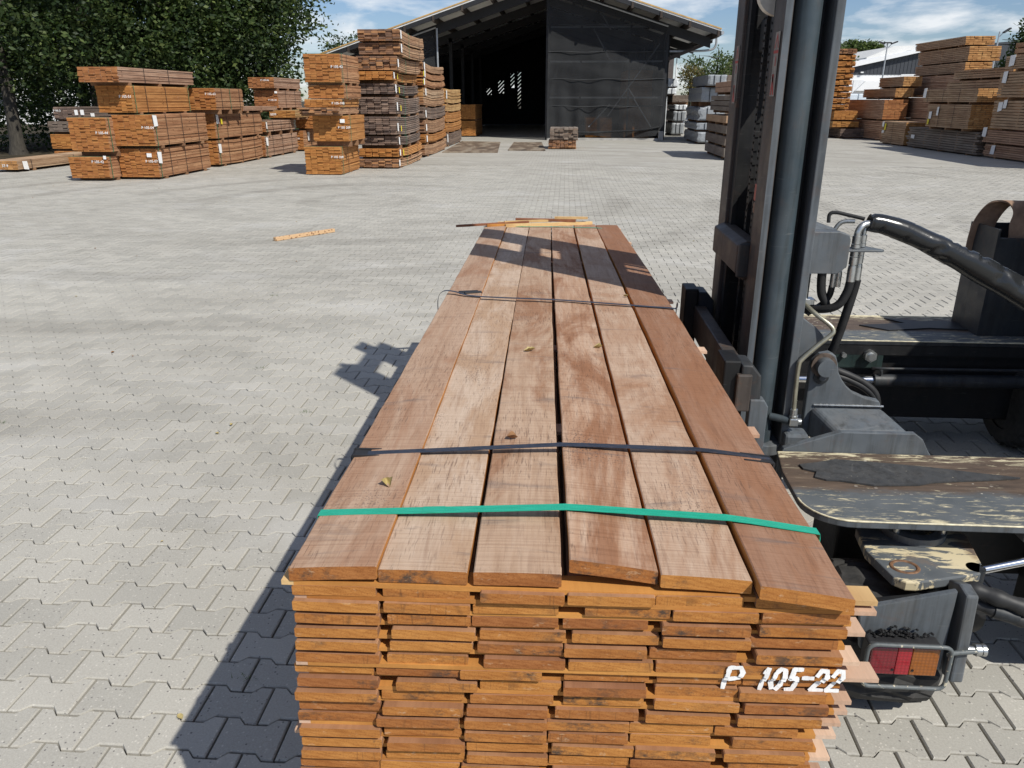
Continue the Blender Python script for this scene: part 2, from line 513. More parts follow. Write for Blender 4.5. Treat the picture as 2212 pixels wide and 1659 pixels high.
# walls: right side, left side, rear with slatted openings
def rear_wall():
    b = MB()
    holes = [(-6.15, -5.75, 2.2, 2.65), (-5.25, -4.8, 2.3, 3.2), (-4.3, -4.0, 2.7, 3.7), (-3.75, -3.5, 1.2, 4.0)]
    cur = -10.7
    for (a, c2, z0, z1) in holes:
        b.box((cur, 63.0, 0), (a, 63.1, roof_z(min(cur, a) + 0.01) - 0.02))
        b.box((a, 63.0, 0), (c2, 63.1, z0)); b.box((a, 63.0, z1), (c2, 63.1, roof_z(a) - 0.3))
        cur = c2
    b.box((cur, 63.0, 0), (SX, 63.1, roof_z(cur) - 0.3)); b.box((SX, 63.0, 0), (4.6, 63.1, roof_z(4.6) - 0.3))
    b.prism([(-10.7, roof_z(-10.7) - 0.5), (4.6, roof_z(4.6) - 1.2), (4.6, roof_z(4.6) - 0.02), (SX, RIDGE - 0.02), (-10.7, roof_z(-10.7) - 0.02)], 'y', 63.11, 63.2)
    w = sb('rear_wall', b, M_DKPANEL)
    for (a, c2, z0, z1) in holes:
        z = z0 - 0.6
        while z < z1:
            p0, p1 = (a, z), (c2, z + (c2 - a) * 0.95)
            lo, hi = max(z0, p0[1]), min(z1, p1[1] + 0.1)
            if hi - lo > 0.15:
                q = [(a, z), (c2, z + (c2 - a)), (c2, z + (c2 - a) + 0.215), (a, z + 0.215)]
                sb('slat', MB().prism(q, 'y', 63.02, 63.05), M_DKPANEL, w)
            z += 0.27
rear_wall()
sb('side_wall', MB().box((4.72, 39.7, 0.0), (4.78, 63.0, 4.9)), M_DKPANEL)
sb('side_wall', MB().box((-10.78, 41.5, 0.0), (-10.72, 63.0, 3.75)), M_DKPANEL)
# the net curtain: wavy sheet, hem pulled in folds at the foot
def curtain(x0, x1, zb, name='net_curtain', yy=39.40, top_off=-0.42):
    nx, nz = 60, 40
    v, f = [], []
    for i in range(nx + 1):
        x = x0 + (x1 - x0) * i / nx
        zt = roof_z(x) + top_off
        for k in range(nz + 1):
            u = k / nz
            z = zb + (zt - zb) * u
            w = (1 - u) ** 3
            y = yy + 0.03 * math.sin(x * 2.1 + 0.8) * (0.4 + u) + w * (0.10 * math.sin(x * 5.0 + 3 * math.sin(x)) + 0.16 * math.sin(x * 1.3)) + 0.012 * math.sin(z * 9 + x * 2)
            zz = z + (0.06 * math.sin(x * 1.7) if k == 0 else 0)
            v.append((x, y, zz))
    for i in range(nx):
        for k in range(nz):
            a = i * (nz + 1) + k
            f.append((a, a + nz + 1, a + nz + 2, a + 1))
    b = MB(); b.add(v, f, 0, True)
    return sb(name, b, M_NET)
curtain(SX, 4.58, 0.16)
curtain(-7.9, -6.25, 0.3, yy=39.42)
sb('hem_bar', MB().tube(smooth_path([(SX + 0.2, 39.3, 0.42), (1.0, 39.15, 0.36), (2.2, 39.22, 0.40), (3.6, 39.12, 0.48), (4.5, 39.3, 0.62)], 8), 0.05, 8), M_NET)
sb('top_rail', MB().tube([(SX, 39.3, roof_z(SX) - 0.40), (4.6, 39.3, roof_z(4.6) - 0.40)], 0.035, 8), M_GALV)
sb('top_rail', MB().tube([(-7.9, 39.3, roof_z(-7.9) - 0.42), (-6.2, 39.3, roof_z(-6.2) - 0.42)], 0.035, 8), M_GALV)
sb('jamb_tube', MB().tube([(-6.16, 39.36, 0.1), (-6.16, 39.36, roof_z(-6.16) - 0.45)], 0.05, 8), M_GALV)
for p, q in (((1.2, 4.95), (2.0, 3.6)), ((2.0, 1.1), (4.3, 4.3)), ((1.1, 0.6), (2.1, 1.65)), ((3.2, 1.9), (4.1, 0.6)), ((1.2, 6.1), (2.0, 4.9)), ((2.9, 2.4), (3.25, 1.9))):
    sb('wind_brace', MB().tube([(p[0], 39.62, p[1]), (q[0], 39.62, q[1])], 0.032, 8), M_GALV)
for x in (0.6, 2.9):
    sb('curtain_post', MB().box((x, 39.64, 0), (x + 0.09, 39.72, roof_z(x) - 0.7)), M_BLACK)
for z in (1.9, 3.5, 5.0):
    sb('curtain_rail', MB().box((SX + 0.1, 39.66, z), (4.5, 39.74, z + 0.08)), M_GALV)
for z_ in (1.55, 2.75, 3.95, 5.1):
    xr_ = 4.56 if z_ < 4.6 else 3.4
    pts_ = [(SX + 0.03 + (xr_ - SX) * i / 30, 39.355 + 0.012 * math.sin(i * 0.9), z_ + 0.02 * math.sin(i * 0.5)) for i in range(31)]
    sb('net_seam', MB().tube(pts_, 0.014, 6), M_SEAM)
sb('sill', MB().box((SX, 39.25, -0.02), (4.7, 39.75, 0.09)), M_SILL, bevel=0.01)
sb('foot_block', MB().box((4.45, 39.15, 0), (4.68, 39.4, 0.42)), M_SILL, bevel=0.01)
sb('gutter', MB().tube([(6.93, Y0 + 0.1, 4.66), (6.93, Y1, 4.66)], 0.075, 10), M_GALV)
sb('downpipe', MB().tube(smooth_path([(6.92, 39.8, 4.58), (6.9, 39.8, 4.2), (6.6, 39.8, 4.02), (5.5, 39.8, 3.98), (4.7, 39.8, 3.98)], 5), 0.05, 8), M_GALV)
sb('eave_strut', MB().prism([(4.6, 3.5), (6.7, 4.32), (6.7, 4.45), (4.6, 3.68)], 'y', 39.5, 39.62), M_DKWOOD)
sb('eave_strut', MB().prism([(4.6, 3.5), (6.7, 4.32), (6.7, 4.45), (4.6, 3.68)], 'y', 44.5, 44.62), M_DKWOOD)

# rusty ramp plates in front of the opening
t = NT('rusty_plate')
v = t.coord('Object', (1, 0.35, 1))
c = t.ramp(t.noise(v, 2.2, 5, 0.6, 0.6), [(0.3, (0.07, 0.055, 0.045)), (0.48, (0.16, 0.115, 0.08)), (0.6, (0.30, 0.25, 0.19)), (0.75, (0.09, 0.075, 0.065))])
t.color(c).rough(0.7).set(Metallic=0.2)
M_PLATE = t.mat
o = MB().prism([(-4.55, 29.5), (-2.5, 29.6), (-2.98, 36.9), (-4.85, 37.6)], 'z', -0.004, 0.028).build('steel_plate', M_PLATE)
tag(o, 'larger rust-stained steel plate flat on the paving before the shed opening', 'steel plate')
o = MB().prism([(-2.22, 31.0), (-0.76, 30.85), (-1.09, 36.9), (-2.36, 36.8)], 'z', -0.004, 0.025).build('steel_plate', M_PLATE)
tag(o, 'smaller dusty steel plate on the paving left of the low plank pile', 'steel plate')

# ------------------------------------------------------------------ the load in front: a strapped pack of planks
def top_wood(name, ca, cb, cc, patch):
    t = NT(name)
    v = t.coord('Object', (1, 1, 1), 9.0)
    oi = t.node('ShaderNodeObjectInfo')
    g = t.noise(t.coord('Object', (26, 1.6, 26), 9.0), 1.5, 7, 0.62, 0.8)
    c = t.ramp(g, [(0.15, cc), (0.45, cb), (0.8, ca)])
    # sawn hair-checks running with the grain
    ch = t.noise(t.coord('Object', (330, 24, 1), 5.0), 1.0, 2, 0.5, 0.5)
    mk = t.noise(t.coord('Object', (5, 2.2, 5), 4.0), 1.3, 3)
    chk = t.math('MULTIPLY', t.ramp(ch, [(0.58, 0.0), (0.68, 1.0)]), t.ramp(mk, [(0.36, 0.08), (0.62, 0.5)]))
    # broad warm patches of fresher wood with streaky edges
    pt = t.noise(t.coord('Object', (4.5, 1.1, 4.5), 11.0), 1.0, 6, 0.66, 1.3)
    c = t.mix(c, patch, t.math('MULTIPLY', t.ramp(pt, [(0.46, 0.0), (0.60, 1.0)]), 0.85))
    st = t.noise(t.coord('Object', (70, 5, 70), 3.0), 1.2, 4, 0.7, 0.5)
    c = t.mix(c, t.mix(c, (0.62, 0.55, 0.52), 1.0, 'MULTIPLY'), t.math('MULTIPLY', t.ramp(st, [(0.5, 0.0), (0.72, 1.0)]), 0.55))
    # cross-wise saw marks
    sw = t.noise(t.coord('Object', (3, 190, 3), 2.0), 1.0, 2, 0.5)
    c = t.mix(c, t.mix(c, (0.80, 0.76, 0.74), 1.0, 'MULTIPLY'), t.ramp(sw, [(0.45, 0.0), (0.72, 0.9)]))
    c = t.mix(c, (0.09, 0.055, 0.04), chk)
    # grey-black mould specks and water stains
    sp = t.voro(t.coord('Object', (1, 0.7, 1), 6.0), 190)
    m2 = t.noise(t.coord('Object', (5, 3, 5), 13.0), 1.0, 4, 0.6)
    c = t.mix(c, (0.07, 0.06, 0.06), t.math('MULTIPLY', t.math('LESS_THAN', sp.outputs['Distance'], 0.33), t.ramp(m2, [(0.58, 0.0), (0.74, 0.75)])))
    wt = t.noise(t.coord('Object', (3, 16, 3), 15.0), 1.0, 5, 0.6, 0.9)
    c = t.mix(c, (0.12, 0.10, 0.095), t.math('MULTIPLY', t.ramp(wt, [(0.60, 0.0), (0.73, 1.0)]), 0.65))
    t.color(c).rough(0.78)
    t.bsdf.inputs['Specular IOR Level'].default_value = 0.18
    t.bump(t.math('SUBTRACT', t.math('ADD', g, t.math('MULTIPLY', sw, 1.0)), chk), 0.5, 0.002)
    return t.mat
M_TOP = [
    top_wood('sawn_face_pink_brown', (0.458, 0.328, 0.243), (0.400, 0.271, 0.189), (0.302, 0.187, 0.124), (0.322, 0.182, 0.113)),
    top_wood('sawn_face_pale_tan', (0.546, 0.434, 0.340), (0.478, 0.359, 0.270), (0.361, 0.253, 0.178), (0.380, 0.247, 0.157)),
    top_wood('sawn_face_tan', (0.487, 0.359, 0.265), (0.409, 0.281, 0.194), (0.292, 0.180, 0.113), (0.273, 0.139, 0.076)),
    top_wood('sawn_face_streaked', (0.507, 0.379, 0.286), (0.400, 0.253, 0.167), (0.263, 0.141, 0.084), (0.244, 0.111, 0.056)),
    top_wood('sawn_face_buff', (0.507, 0.384, 0.292), (0.439, 0.308, 0.221), (0.332, 0.210, 0.140), (0.322, 0.177, 0.103)),
    top_wood('sawn_face_red_brown', (0.322, 0.194, 0.130), (0.273, 0.149, 0.093), (0.205, 0.101, 0.060), (0.254, 0.121, 0.065)),
]
def end_wood(name, a, b, cc, dark=0.5):
    t = NT(name)
    oi = t.node('ShaderNodeObjectInfo')
    base = t.ramp(oi.outputs['Random'], [(0.0, a), (0.55, b), (1.0, cc)])
    g = t.noise(t.coord('Object', (9, 1, 40), 9.0), 1.5, 5, 0.6, 1.0)
    c = t.mix(base, t.mix(base, (0.70, 0.60, 0.52), 1.0, 'MULTIPLY'), t.ramp(g, [(0.35, 0.0), (0.75, 0.9)]))
    rg_ = t.node('ShaderNodeTexWave', wave_type='BANDS', bands_direction='DIAGONAL')
    rg_.inputs['Scale'].default_value = 1.0; rg_.inputs['Distortion'].default_value = 7.0; rg_.inputs['Detail'].default_value = 3.0; rg_.inputs['Detail Scale'].default_value = 1.5
    t.l.new(t.coord('Object', (16, 1, 75), 9.0), rg_.inputs['Vector'])
    c = t.mix(c, t.mix(c, (0.74, 0.66, 0.60), 1.0, 'MULTIPLY'), t.ramp(rg_.outputs['Fac'], [(0.45, 0.0), (0.95, 0.5)]))
    po = t.noise(t.coord('Object', (420, 1, 420), 3.0), 1.0, 2, 0.6)
    c = t.mix(c, t.mix(c, (0.6, 0.52, 0.48), 1.0, 'MULTIPLY'), t.ramp(po, [(0.5, 0.0), (0.7, 0.7)]))
    # radial drying checks: thin dark near-upright lines
    ck = t.voro(t.coord('Object', (38, 1, 2.5), 5.0), 1.0, 1.0, 'DISTANCE_TO_EDGE')
    mk = t.noise(t.coord('Object', (7, 1, 7), 3.0), 1.5, 2)
    c = t.mix(c, (0.11, 0.05, 0.02), t.math('MULTIPLY', t.ramp(ck.outputs['Distance'], [(0.0, 1.0), (0.035, 0.0)]), t.ramp(mk, [(0.5, 0.0), (0.65, 0.6)])))
    st = t.noise(t.coord('Object', (22, 1, 34), 17.0), 1.4, 6, 0.72)
    big = t.noise(t.coord('Object', (6, 1, 6), 21.0), 1.0, 2)
    c = t.mix(c, (0.045, 0.04, 0.035), t.math('MULTIPLY', t.math('MULTIPLY', t.ramp(st, [(0.47, 0.0), (0.62, 1.0)]), t.ramp(big, [(0.50, 0.0), (0.62, 1.0)])), dark))
    wh = t.noise(t.coord('Object', (30, 1, 60), 27.0), 1.2, 4, 0.7)
    c = t.mix(c, (0.62, 0.46, 0.30), t.math('MULTIPLY', t.ramp(wh, [(0.62, 0.0), (0.74, 1.0)]), 0.55))
    t.color(c).rough(0.72)
    t.bsdf.inputs['Specular IOR Level'].default_value = 0.2
    t.bump(g, 0.25, 0.0015)
    return t.mat
M_END = end_wood('oiled_plank_end', (0.50, 0.228, 0.060), (0.43, 0.182, 0.050), (0.33, 0.130, 0.045), 0.9)
M_FACE = wood('sawn_face_stacked', [(0.40, 0.22, 0.12), (0.34, 0.17, 0.085), (0.28, 0.13, 0.07)], fine=0.3)
M_STICK = wood('lath_raw', [(0.68, 0.49, 0.36), (0.62, 0.43, 0.30), (0.54, 0.35, 0.24)], (30, 4, 6), fine=0.3)
M_STICK_OIL = wood('lath_oiled', [(0.58, 0.28, 0.075), (0.50, 0.22, 0.055), (0.42, 0.17, 0.045)], (8, 4, 30), fine=0.2)
M_PINE = wood('lath_pine', [(0.70, 0.50, 0.25), (0.66, 0.44, 0.20), (0.60, 0.38, 0.17)], (6, 4, 30), fine=0.2)

PACK = empty('timber_pack', (0.014, 1.005, 0.0), (-0.0203, 0, 0.0227),
             'long strapped pack of reddish sawn planks marked P 105-22 on the truck forks', 'timber pack')
PZ, PITCH, TH, PW, PL = 1.152, 0.0252, 0.0176, 0.1405, 4.2
def plank_mesh(name, w, th, L, ny, mats, crook=0.0, tilt=0.0, cup=0.0, seed=0, rough=0.0, taper=0.0, zfun=None):
    r_ = random.Random(seed)
    nx = 4
    b = MB()
    v = []
    prof = [(-w/2, 0.0015), (-w/2, th-0.0015), (-w/2+0.002, th), (-w/4, th), (0, th), (w/4, th), (w/2-0.002, th), (w/2, th-0.0015), (w/2, 0.0015), (w/2-0.002, 0), (0, 0), (-w/2+0.002, 0)]
    n = len(prof)
    for j in range(ny + 1):
        u = j / ny
        y = L * u
        cx = crook * math.sin(math.pi * u) + taper * u
        el, er = r_.gauss(0, rough), r_.gauss(0, rough)
        for (x, z) in prof:
            e = el if x < -w/2 + 0.003 else (er if x > w/2 - 0.003 else 0)
            zz = z + tilt * x + cup * (1 - (2 * x / w) ** 2) + (zfun(x, y) if zfun else 0)
            v.append((x + cx + e, y, zz))
    f = []; mi = []
    for j in range(ny):
        for k in range(n):
            k2 = (k + 1) % n
            f.append((j*n+k, j*n+k2, (j+1)*n+k2, (j+1)*n+k)); mi.append(2 if len(mats) > 2 and k in (0, 7) else 0)
    b.add(v, f, 0)
    b.m = mi
    b.f.append(list(range(n))); b.m.append(1); b.sm.append(False)
    b.f.append([ny*n+k for k in range(n)]); b.m.append(1); b.sm.append(False)
    me = bpy.data.meshes.new(name)
    me.from_pydata(b.v, [], b.f)
    for m in mats: me.materials.append(m)
    me.polygons.foreach_set('material_index', b.m)
    bm = bmesh.new(); bm.from_mesh(me); bmesh.ops.recalc_face_normals(bm, faces=bm.faces); bm.to_mesh(me); bm.free()
    return me
# top course: six planks (left x at front, width, tilt, raise, crook, end offset)
tops = [(-0.437, 0.141, 0.05, 0.004, 0.004, 0.000), (-0.295, 0.142, -0.01, -0.001, 0.000, 0.004), (-0.143, 0.139, 0.0, 0.000, -0.006, 0.002),
        (0.009, 0.139, -0.13, 0.012, -0.004, 0.012), (0.152, 0.141, -0.055, -0.001, 0.001, 0.004), (0.299, 0.144, -0.14, -0.006, 0.008, -0.022)]
far_left = [-0.437, -0.290, -0.142, 0.001, 0.149, 0.293]
for k, (x0, w, tilt, dz, crook, dy_) in enumerate(tops):
    zf = (lambda x, y, a=tilt, d=dz: -(a * x + d) * min(1.0, y / 2.6)) if k in (3, 5, 4) else None
    m_ = plank_mesh('plank', w, 0.0235, PL - 0.01 * k % 0.03, 48, [M_TOP[k], M_END, M_STICK_OIL], crook, tilt, 0.001, 30 + k, 0.0006, far_left[k] - x0, zf)
    link('plank', m_, PACK, (x0 + w / 2, dy_, PZ - 0.0235 + dz))
# courses below
courses = 24
base_meshes = [plank_mesh('plank', PW - 0.0015 * q, TH, PL, 10, [M_FACE, M_END], rnd.uniform(-0.003, 0.003), rnd.uniform(-0.006, 0.006), rnd.uniform(-0.0006, 0.0012), q, 0.0006) for q in range(6)]
stick_me = {}
def stick(parent, x0, x1, y, z, d, h, mats, name='sticker', rot=0.0, ex=0.0):
    key = (round(x1 - x0, 2), round(ex, 3), round(d, 3), round(h, 4), mats[0].name, mats[1].name)
    if key not in stick_me:
        L = round(x1 - x0, 2)
        b = MB()
        if mats[1] is M_STICK_OIL:                # front oiled with the plank ends, the part that sticks out left raw
            b.box((0.02, 0, 0), (L - ex, d, h), 1)
            b.box((0, 0.0003, 0.0002), (0.0199, d, h), 0)
            if ex > 0.001: b.box((L - ex + 0.0001, 0.0003, 0.0002), (L, d, h), 0)
        else: b.box((0, 0, 0), (L, d, h), 0)
        me = bpy.data.meshes.new(name); me.from_pydata(b.v, [], b.f)
        for m in mats: me.materials.append(m)
        me.polygons.foreach_set('material_index', b.m)
        stick_me[key] = me
    return link(name, stick_me[key], parent, (x0, y, z), (0, rot, rnd.gauss(0, 0.004)))
z = PZ - 0.0235
for c_ in range(courses):
    lat = 0.0085 if c_ == 0 else PITCH - TH
    z -= lat
    # sticker laths under the course above
    for q, yy in enumerate((0.004, 0.62, 1.31, 2.02, 2.85, 3.55, 4.12)):
        out_r = rnd.choice((0.022, 0.034, 0.042, 0.05, 0.028, 0.0)) if q == 0 else rnd.choice((-0.01, 0.012, 0.02, 0.03))
        out_l = rnd.choice((0.002, 0.004, 0.006, 0.016)) if q == 0 else rnd.choice((-0.01, 0.0, 0.01, 0.02))
        if c_ == 0 and q == 0: out_l, out_r = 0.022, 0.035
        low = 0.024 if c_ >= 10 else 0.0
        if c_ == 6 and q == 0: out_r = 0.06
        yst = yy + (rnd.uniform(-0.004, 0.004) if q == 0 else rnd.uniform(-0.03, 0.03))
        if c_ == 6 and q == 0: yst = -0.003
        stick(PACK, -0.43 - 0.0011 * c_ - out_l, 0.452 - low + out_r, yst, z, 0.05 if q else 0.042, lat,
              (M_PINE if c_ == 0 and q == 0 else M_STICK, M_STICK_OIL if q == 0 else M_STICK), rot=(0.011 if c_ == 0 and q == 0 else 0.0), ex=max(0.0, out_r))
    z -= TH
    width = 0.884 if c_ < 9 else (0.882 if c_ == 9 else 0.872)
    slack = width - 6 * (PW - 0.003)
    cuts = sorted(rnd.uniform(0, 1) ** 1.0 for _ in range(5))
    gaps = [max(0.001, (b_ - a_) * slack) for a_, b_ in zip([0] + cuts, cuts + [1])]
    x = -0.438 - 0.0011 * c_ + rnd.uniform(-0.004, 0.006)
    s_ = slack / sum(gaps[:5]) if sum(gaps[:5]) > slack else 1
    for i in range(6):
        yo = rnd.uniform(-0.009, 0.003)
        if c_ == 6 and i >= 4: yo = 0.003
        if c_ == 5 and i >= 4: yo = -0.004
        link('plank', base_meshes[rnd.randrange(6)], PACK, (x + PW / 2, yo, z + rnd.uniform(-0.0006, 0.0006)), (0, rnd.gauss(0, 0.007), rnd.gauss(0, 0.0012)))
        x += PW - 0.003 + gaps[i] * s_
PACK_BOTTOM = z

# stencilled mark, brushed across two courses (upper half on one plank end, lower on the next, set back)
M_WPAINT = plain('white_stencil_paint', (0.80, 0.80, 0.79), 0.6, 0, 0.15, 60)
GLY = {
 'P': [[(0.15,0),(0.15,1)], [(0.15,1),(0.7,1),(0.85,0.8),(0.75,0.55),(0.15,0.48)]],
 '1': [[(0.35,0.8),(0.6,1),(0.45,0)]],
 '0': [[(0.3,0.05),(0.15,0.3),(0.2,0.8),(0.4,1.0),(0.7,0.95),(0.8,0.6),(0.75,0.2),(0.55,0.02)]],
 '5': [[(0.8,1),(0.25,1),(0.2,0.55),(0.6,0.6),(0.78,0.35),(0.6,0.05),(0.15,0.02)]],
 '-': [[(-0.2,0.66),(1.0,0.66)]],
 '2': [[(0.15,0.75),(0.35,0.98),(0.7,0.95),(0.8,0.7),(0.5,0.35),(0.1,0.03),(0.9,0.03)]],
}
def stroke_text(name, text, x0, x1, z0, z1, ysplit, parent, mat, lw, slots):
    H_ = z1 - z0
    for ch, (a, w) in zip(text, slots):
        b = MB()
        for s in GLY.get(ch, []):
            pts = [(x0 + (a + p[0] * w) * (x1 - x0) + 0.12 * H_ * (p[1] - 0.5), z0 + p[1] * H_) for p in s]
            fine = []
            for p, q in zip(pts[:-1], pts[1:]):
                n = max(2, int(math.hypot(q[0]-p[0], q[1]-p[1]) / 0.0025))
                fine += [(p[0] + (q[0]-p[0]) * k / n, p[1] + (q[1]-p[1]) * k / n) for k in range(n)]
            fine.append(pts[-1])
            for p, q in zip(fine[:-1], fine[1:]):
                dx_, dz_ = q[0]-p[0], q[1]-p[1]
                l_ = math.hypot(dx_, dz_) or 1e-6
                ww = lw * rnd.uniform(0.8, 1.15)
                nx_, nz_ = -dz_ / l_ * ww, dx_ / l_ * ww
                y = ysplit((p[1] + q[1]) / 2)
                if y is None: continue
                ex, ez = dx_ / l_ * ww * 0.5, dz_ / l_ * ww * 0.5
                y += rnd.uniform(-0.0002, 0.0002)
                b.add([(p[0]+nx_-ex, y, p[1]+nz_-ez), (p[0]-nx_-ex, y, p[1]-nz_-ez), (q[0]-nx_+ex, y, q[1]-nz_+ez), (q[0]+nx_+ex, y, q[1]+nz_+ez)], [(0, 1, 2, 3)])
        b.build(name, mat, parent)
zc5 = PZ - 0.0235 - 0.0085 - TH - 5 * PITCH      # underside of course 5
def ysp(z_):
    z_ += 0.0
    if z_ > zc5 - 0.0002: return -0.0075
    if z_ > zc5 - (PITCH - TH): return -0.0050
    return 0.0012
PLZ = zc5 + 0.0155
stroke_text('stencil_letter', 'P105-22', 0.262, 0.455, PLZ - 0.047, PLZ + 0.001, ysp, PACK, M_WPAINT, 0.0037,
            [(0.0, 0.17), (0.29, 0.10), (0.39, 0.14), (0.53, 0.12), (0.66, 0.07), (0.74, 0.13), (0.87, 0.13)])

# straps
t = NT('green_polyester_strap')
c = t.ramp(t.noise(t.coord('Object', (4, 40, 4)), 8, 3), [(0.3, (0.010, 0.28, 0.175)), (0.7, (0.018, 0.38, 0.25))])
wv_ = t.node('ShaderNodeTexWave', bands_direction='X'); wv_.inputs['Scale'].default_value = 110; t.l.new(t.coord('Object'), wv_.inputs['Vector'])
t.color(c).rough(0.33); t.bump(wv_.outputs['Fac'], 0.25, 0.0008); M_GREEN = t.mat
t = NT('blued_steel_strap')
c = t.ramp(t.noise(t.coord('Object', (20, 60, 20)), 3, 5, 0.7), [(0.35, (0.035, 0.042, 0.06)), (0.58, (0.06, 0.07, 0.095)), (0.70, (0.20, 0.09, 0.035))])
t.color(c).rough(0.42).set(Metallic=0.55); M_STEELSTRAP = t.mat
M_RUBBER = plain('black_plastic', (0.02, 0.02, 0.022), 0.55, 0, 0.2, 20)
def ribbon(pts, width, th, name, mat, parent, wdir=(0, 1, 0)):
    b = MB(); n = len(pts)
    W_ = Vector(wdir) * width / 2
    P = [Vector(p) for p in pts]
    v = []
    for i in range(n):
        tg = (P[min(i+1, n-1)] - P[max(i-1, 0)]).normalized()
        nn = tg.cross(Vector(wdir)).normalized() * th / 2
        v += [P[i] - W_ - nn, P[i] + W_ - nn, P[i] + W_ + nn, P[i] - W_ + nn]
    f = []
    for i in range(n - 1):
        for k in range(4):
            k2 = (k + 1) % 4
            f.append((i*4+k, i*4+k2, (i+1)*4+k2, (i+1)*4+k))
    f += [(0, 1, 2, 3), ((n-1)*4, (n-1)*4+3, (n-1)*4+2, (n-1)*4+1)]
    b.add(v, f)
    return b.build(name, mat, parent)
zt = PZ
def strap_line(y, peak, dy_l, dy_r, xl, xr, n=22, lift=0.0012):
    pts = [(xl - 0.001, y + dy_l, PACK_BOTTOM - 0.004), (xl - 0.001, y + dy_l, zt - 0.03), (xl - 0.001, y + dy_l, zt - 0.004)]
    for i in range(n + 1):
        u = i / n
        x = xl + (xr - xl) * u
        d = (1 - (x - 0.012) / (xr - 0.012)) if x > 0.012 else (1 - (0.012 - x) / (0.012 - xl))
        zz = zt + lift + peak * max(0, d) + (0.0 if x < 0.30 else -0.10 * (x - 0.30))
        pts.append((x, y + (dy_l * (1 - u) + dy_r * u), zz))
    pts += [(xr + 0.001, y + dy_r, zt - 0.022), (xr + 0.001, y + dy_r, PACK_BOTTOM - 0.004)]
    return pts
ribbon(strap_line(0.215, 0.023, -0.035, -0.035, -0.438, 0.452), 0.022, 0.0012, 'green_strap', M_GREEN, PACK)
ribbon([(-0.25 + 0.02 * i, 0.180, zt + 0.0112 + 0.0010 * i) for i in range(3)], 0.0222, 0.0022, 'strap_weld', M_GREEN, PACK)
ribbon(strap_line(0.498, 0.02, -0.06, -0.01, -0.44, 0.45), 0.019, 0.001, 'steel_strap', M_STEELSTRAP, PACK)
ribbon(strap_line(4.02, 0.006, 0.02, -0.03, -0.44, 0.44), 0.016, 0.001, 'green_strap', M_GREEN, PACK)
# second steel strap: slack, its left end sprung up in a loop
pts = [(-0.448, 1.86, zt - 0.10), (-0.456, 1.90, zt - 0.05), (-0.462, 1.96, zt - 0.005), (-0.445, 2.0, zt + 0.014), (-0.40, 1.985, zt + 0.016), (-0.33, 1.93, zt + 0.012), (-0.2, 1.90, zt + 0.012), (0.0, 1.87, zt + 0.013), (0.2, 1.835, zt + 0.009), (0.36, 1.81, zt + 0.004), (0.452, 1.80, zt - 0.001), (0.456, 1.80, zt - 0.03), (0.456, 1.80, PACK_BOTTOM)]
ribbon(smooth_path(pts, 5), 0.018, 0.001, 'steel_strap', M_STEELSTRAP, PACK)
for (x, y, rz) in ((-0.405, 0.442, 0.10), (0.42, 0.478, 0.04)):
    s = -1 if x < 0 else 1
    bb = MB().box((-0.032, -0.019, 0), (0.032, 0.019, 0.0022)).box((s * 0.032 - 0.002, -0.019, -0.04), (s * 0.032 + 0.002, 0.019, 0.0022))
    bb.box((-0.032, -0.019, 0.0022), (0.032, -0.0145, 0.0045)).box((-0.032, 0.0145, 0.0022), (0.032, 0.019, 0.0045))
    bb.build('edge_protector', M_RUBBER, PACK, (x, y, zt + (0.0008 if s < 0 else -0.012)), (0, 0.05 if s < 0 else 0.12, rz))

# loose things lying on the load
def pk(x, y, z_):                      # pack coordinates to world
    return PACK_M @ Vector((x, y, z_))
PACK_M = Matrix.Translation(PACK.location) @ PACK.rotation_euler.to_matrix().to_4x4()
M_BROWNLATH = wood('lath_red_brown', [(0.34, 0.15, 0.08), (0.28, 0.12, 0.065), (0.22, 0.09, 0.05)], (6, 30, 30))
def lath(x0, y0, x1, y1, w, h, z_, mat, label, z1=None, name='wooden_lath', broken=True):
    a, b_ = pk(x0, y0, z_), pk(x1, y1, z_ if z1 is None else z1)
    d = (b_ - a); L = d.length
    bb = MB(); n = 8
    v = []
    for i in range(n + 1):
        u = i / n
        ww = w / 2 * (1 + rnd.uniform(-0.08, 0.08)) * (0.75 if broken and i in (0, n) else 1)
        v += [(u * L, -ww, 0), (u * L, ww, 0), (u * L, ww, h), (u * L, -ww, h)]
    f = []
    for i in range(n):
        for k in range(4):
            k2 = (k + 1) % 4; f.append((i*4+k, i*4+k2, (i+1)*4+k2, (i+1)*4+k))
    f += [(0, 1, 2, 3), (n*4, n*4+3, n*4+2, n*4+1)]
    bb.add(v, f)
    o = bb.build(name, mat, None, a)
    o.rotation_euler = d.to_track_quat('X', 'Z').to_euler()
    return tag(o, label, 'lath', 'offcut laths on the far end of the load')
lath(-0.30, 4.02, 0.27, 4.19, 0.035, 0.018, zt + 0.001, M_PINE, 'thickest pale splintered lath lying across the far end of the load')
lath(-0.31, 4.07, 0.10, 4.21, 0.022, 0.014, zt + 0.019, M_PINE, 'thin pale lath resting on the thickest splintered one')
lath(-0.62, 4.0, -0.15, 4.10, 0.03, 0.012, zt + 0.002, M_BROWNLATH, 'red-brown lath sticking out past the left edge of the load', zt + 0.02)
lath(-0.24, 4.20, 0.16, 4.15, 0.03, 0.016, zt + 0.021, M_BROWNLATH, 'brown lath behind the pale splintered laths')
lath(-0.42, 4.02, -0.18, 4.07, 0.03, 0.016, zt + 0.003, M_STICK_OIL, 'short orange lath end beside the red-brown lath')
lath(0.02, 4.17, 0.24, 4.165, 0.028, 0.014, zt + 0.038, M_PINE, 'short pale lath topmost at the far end of the load')
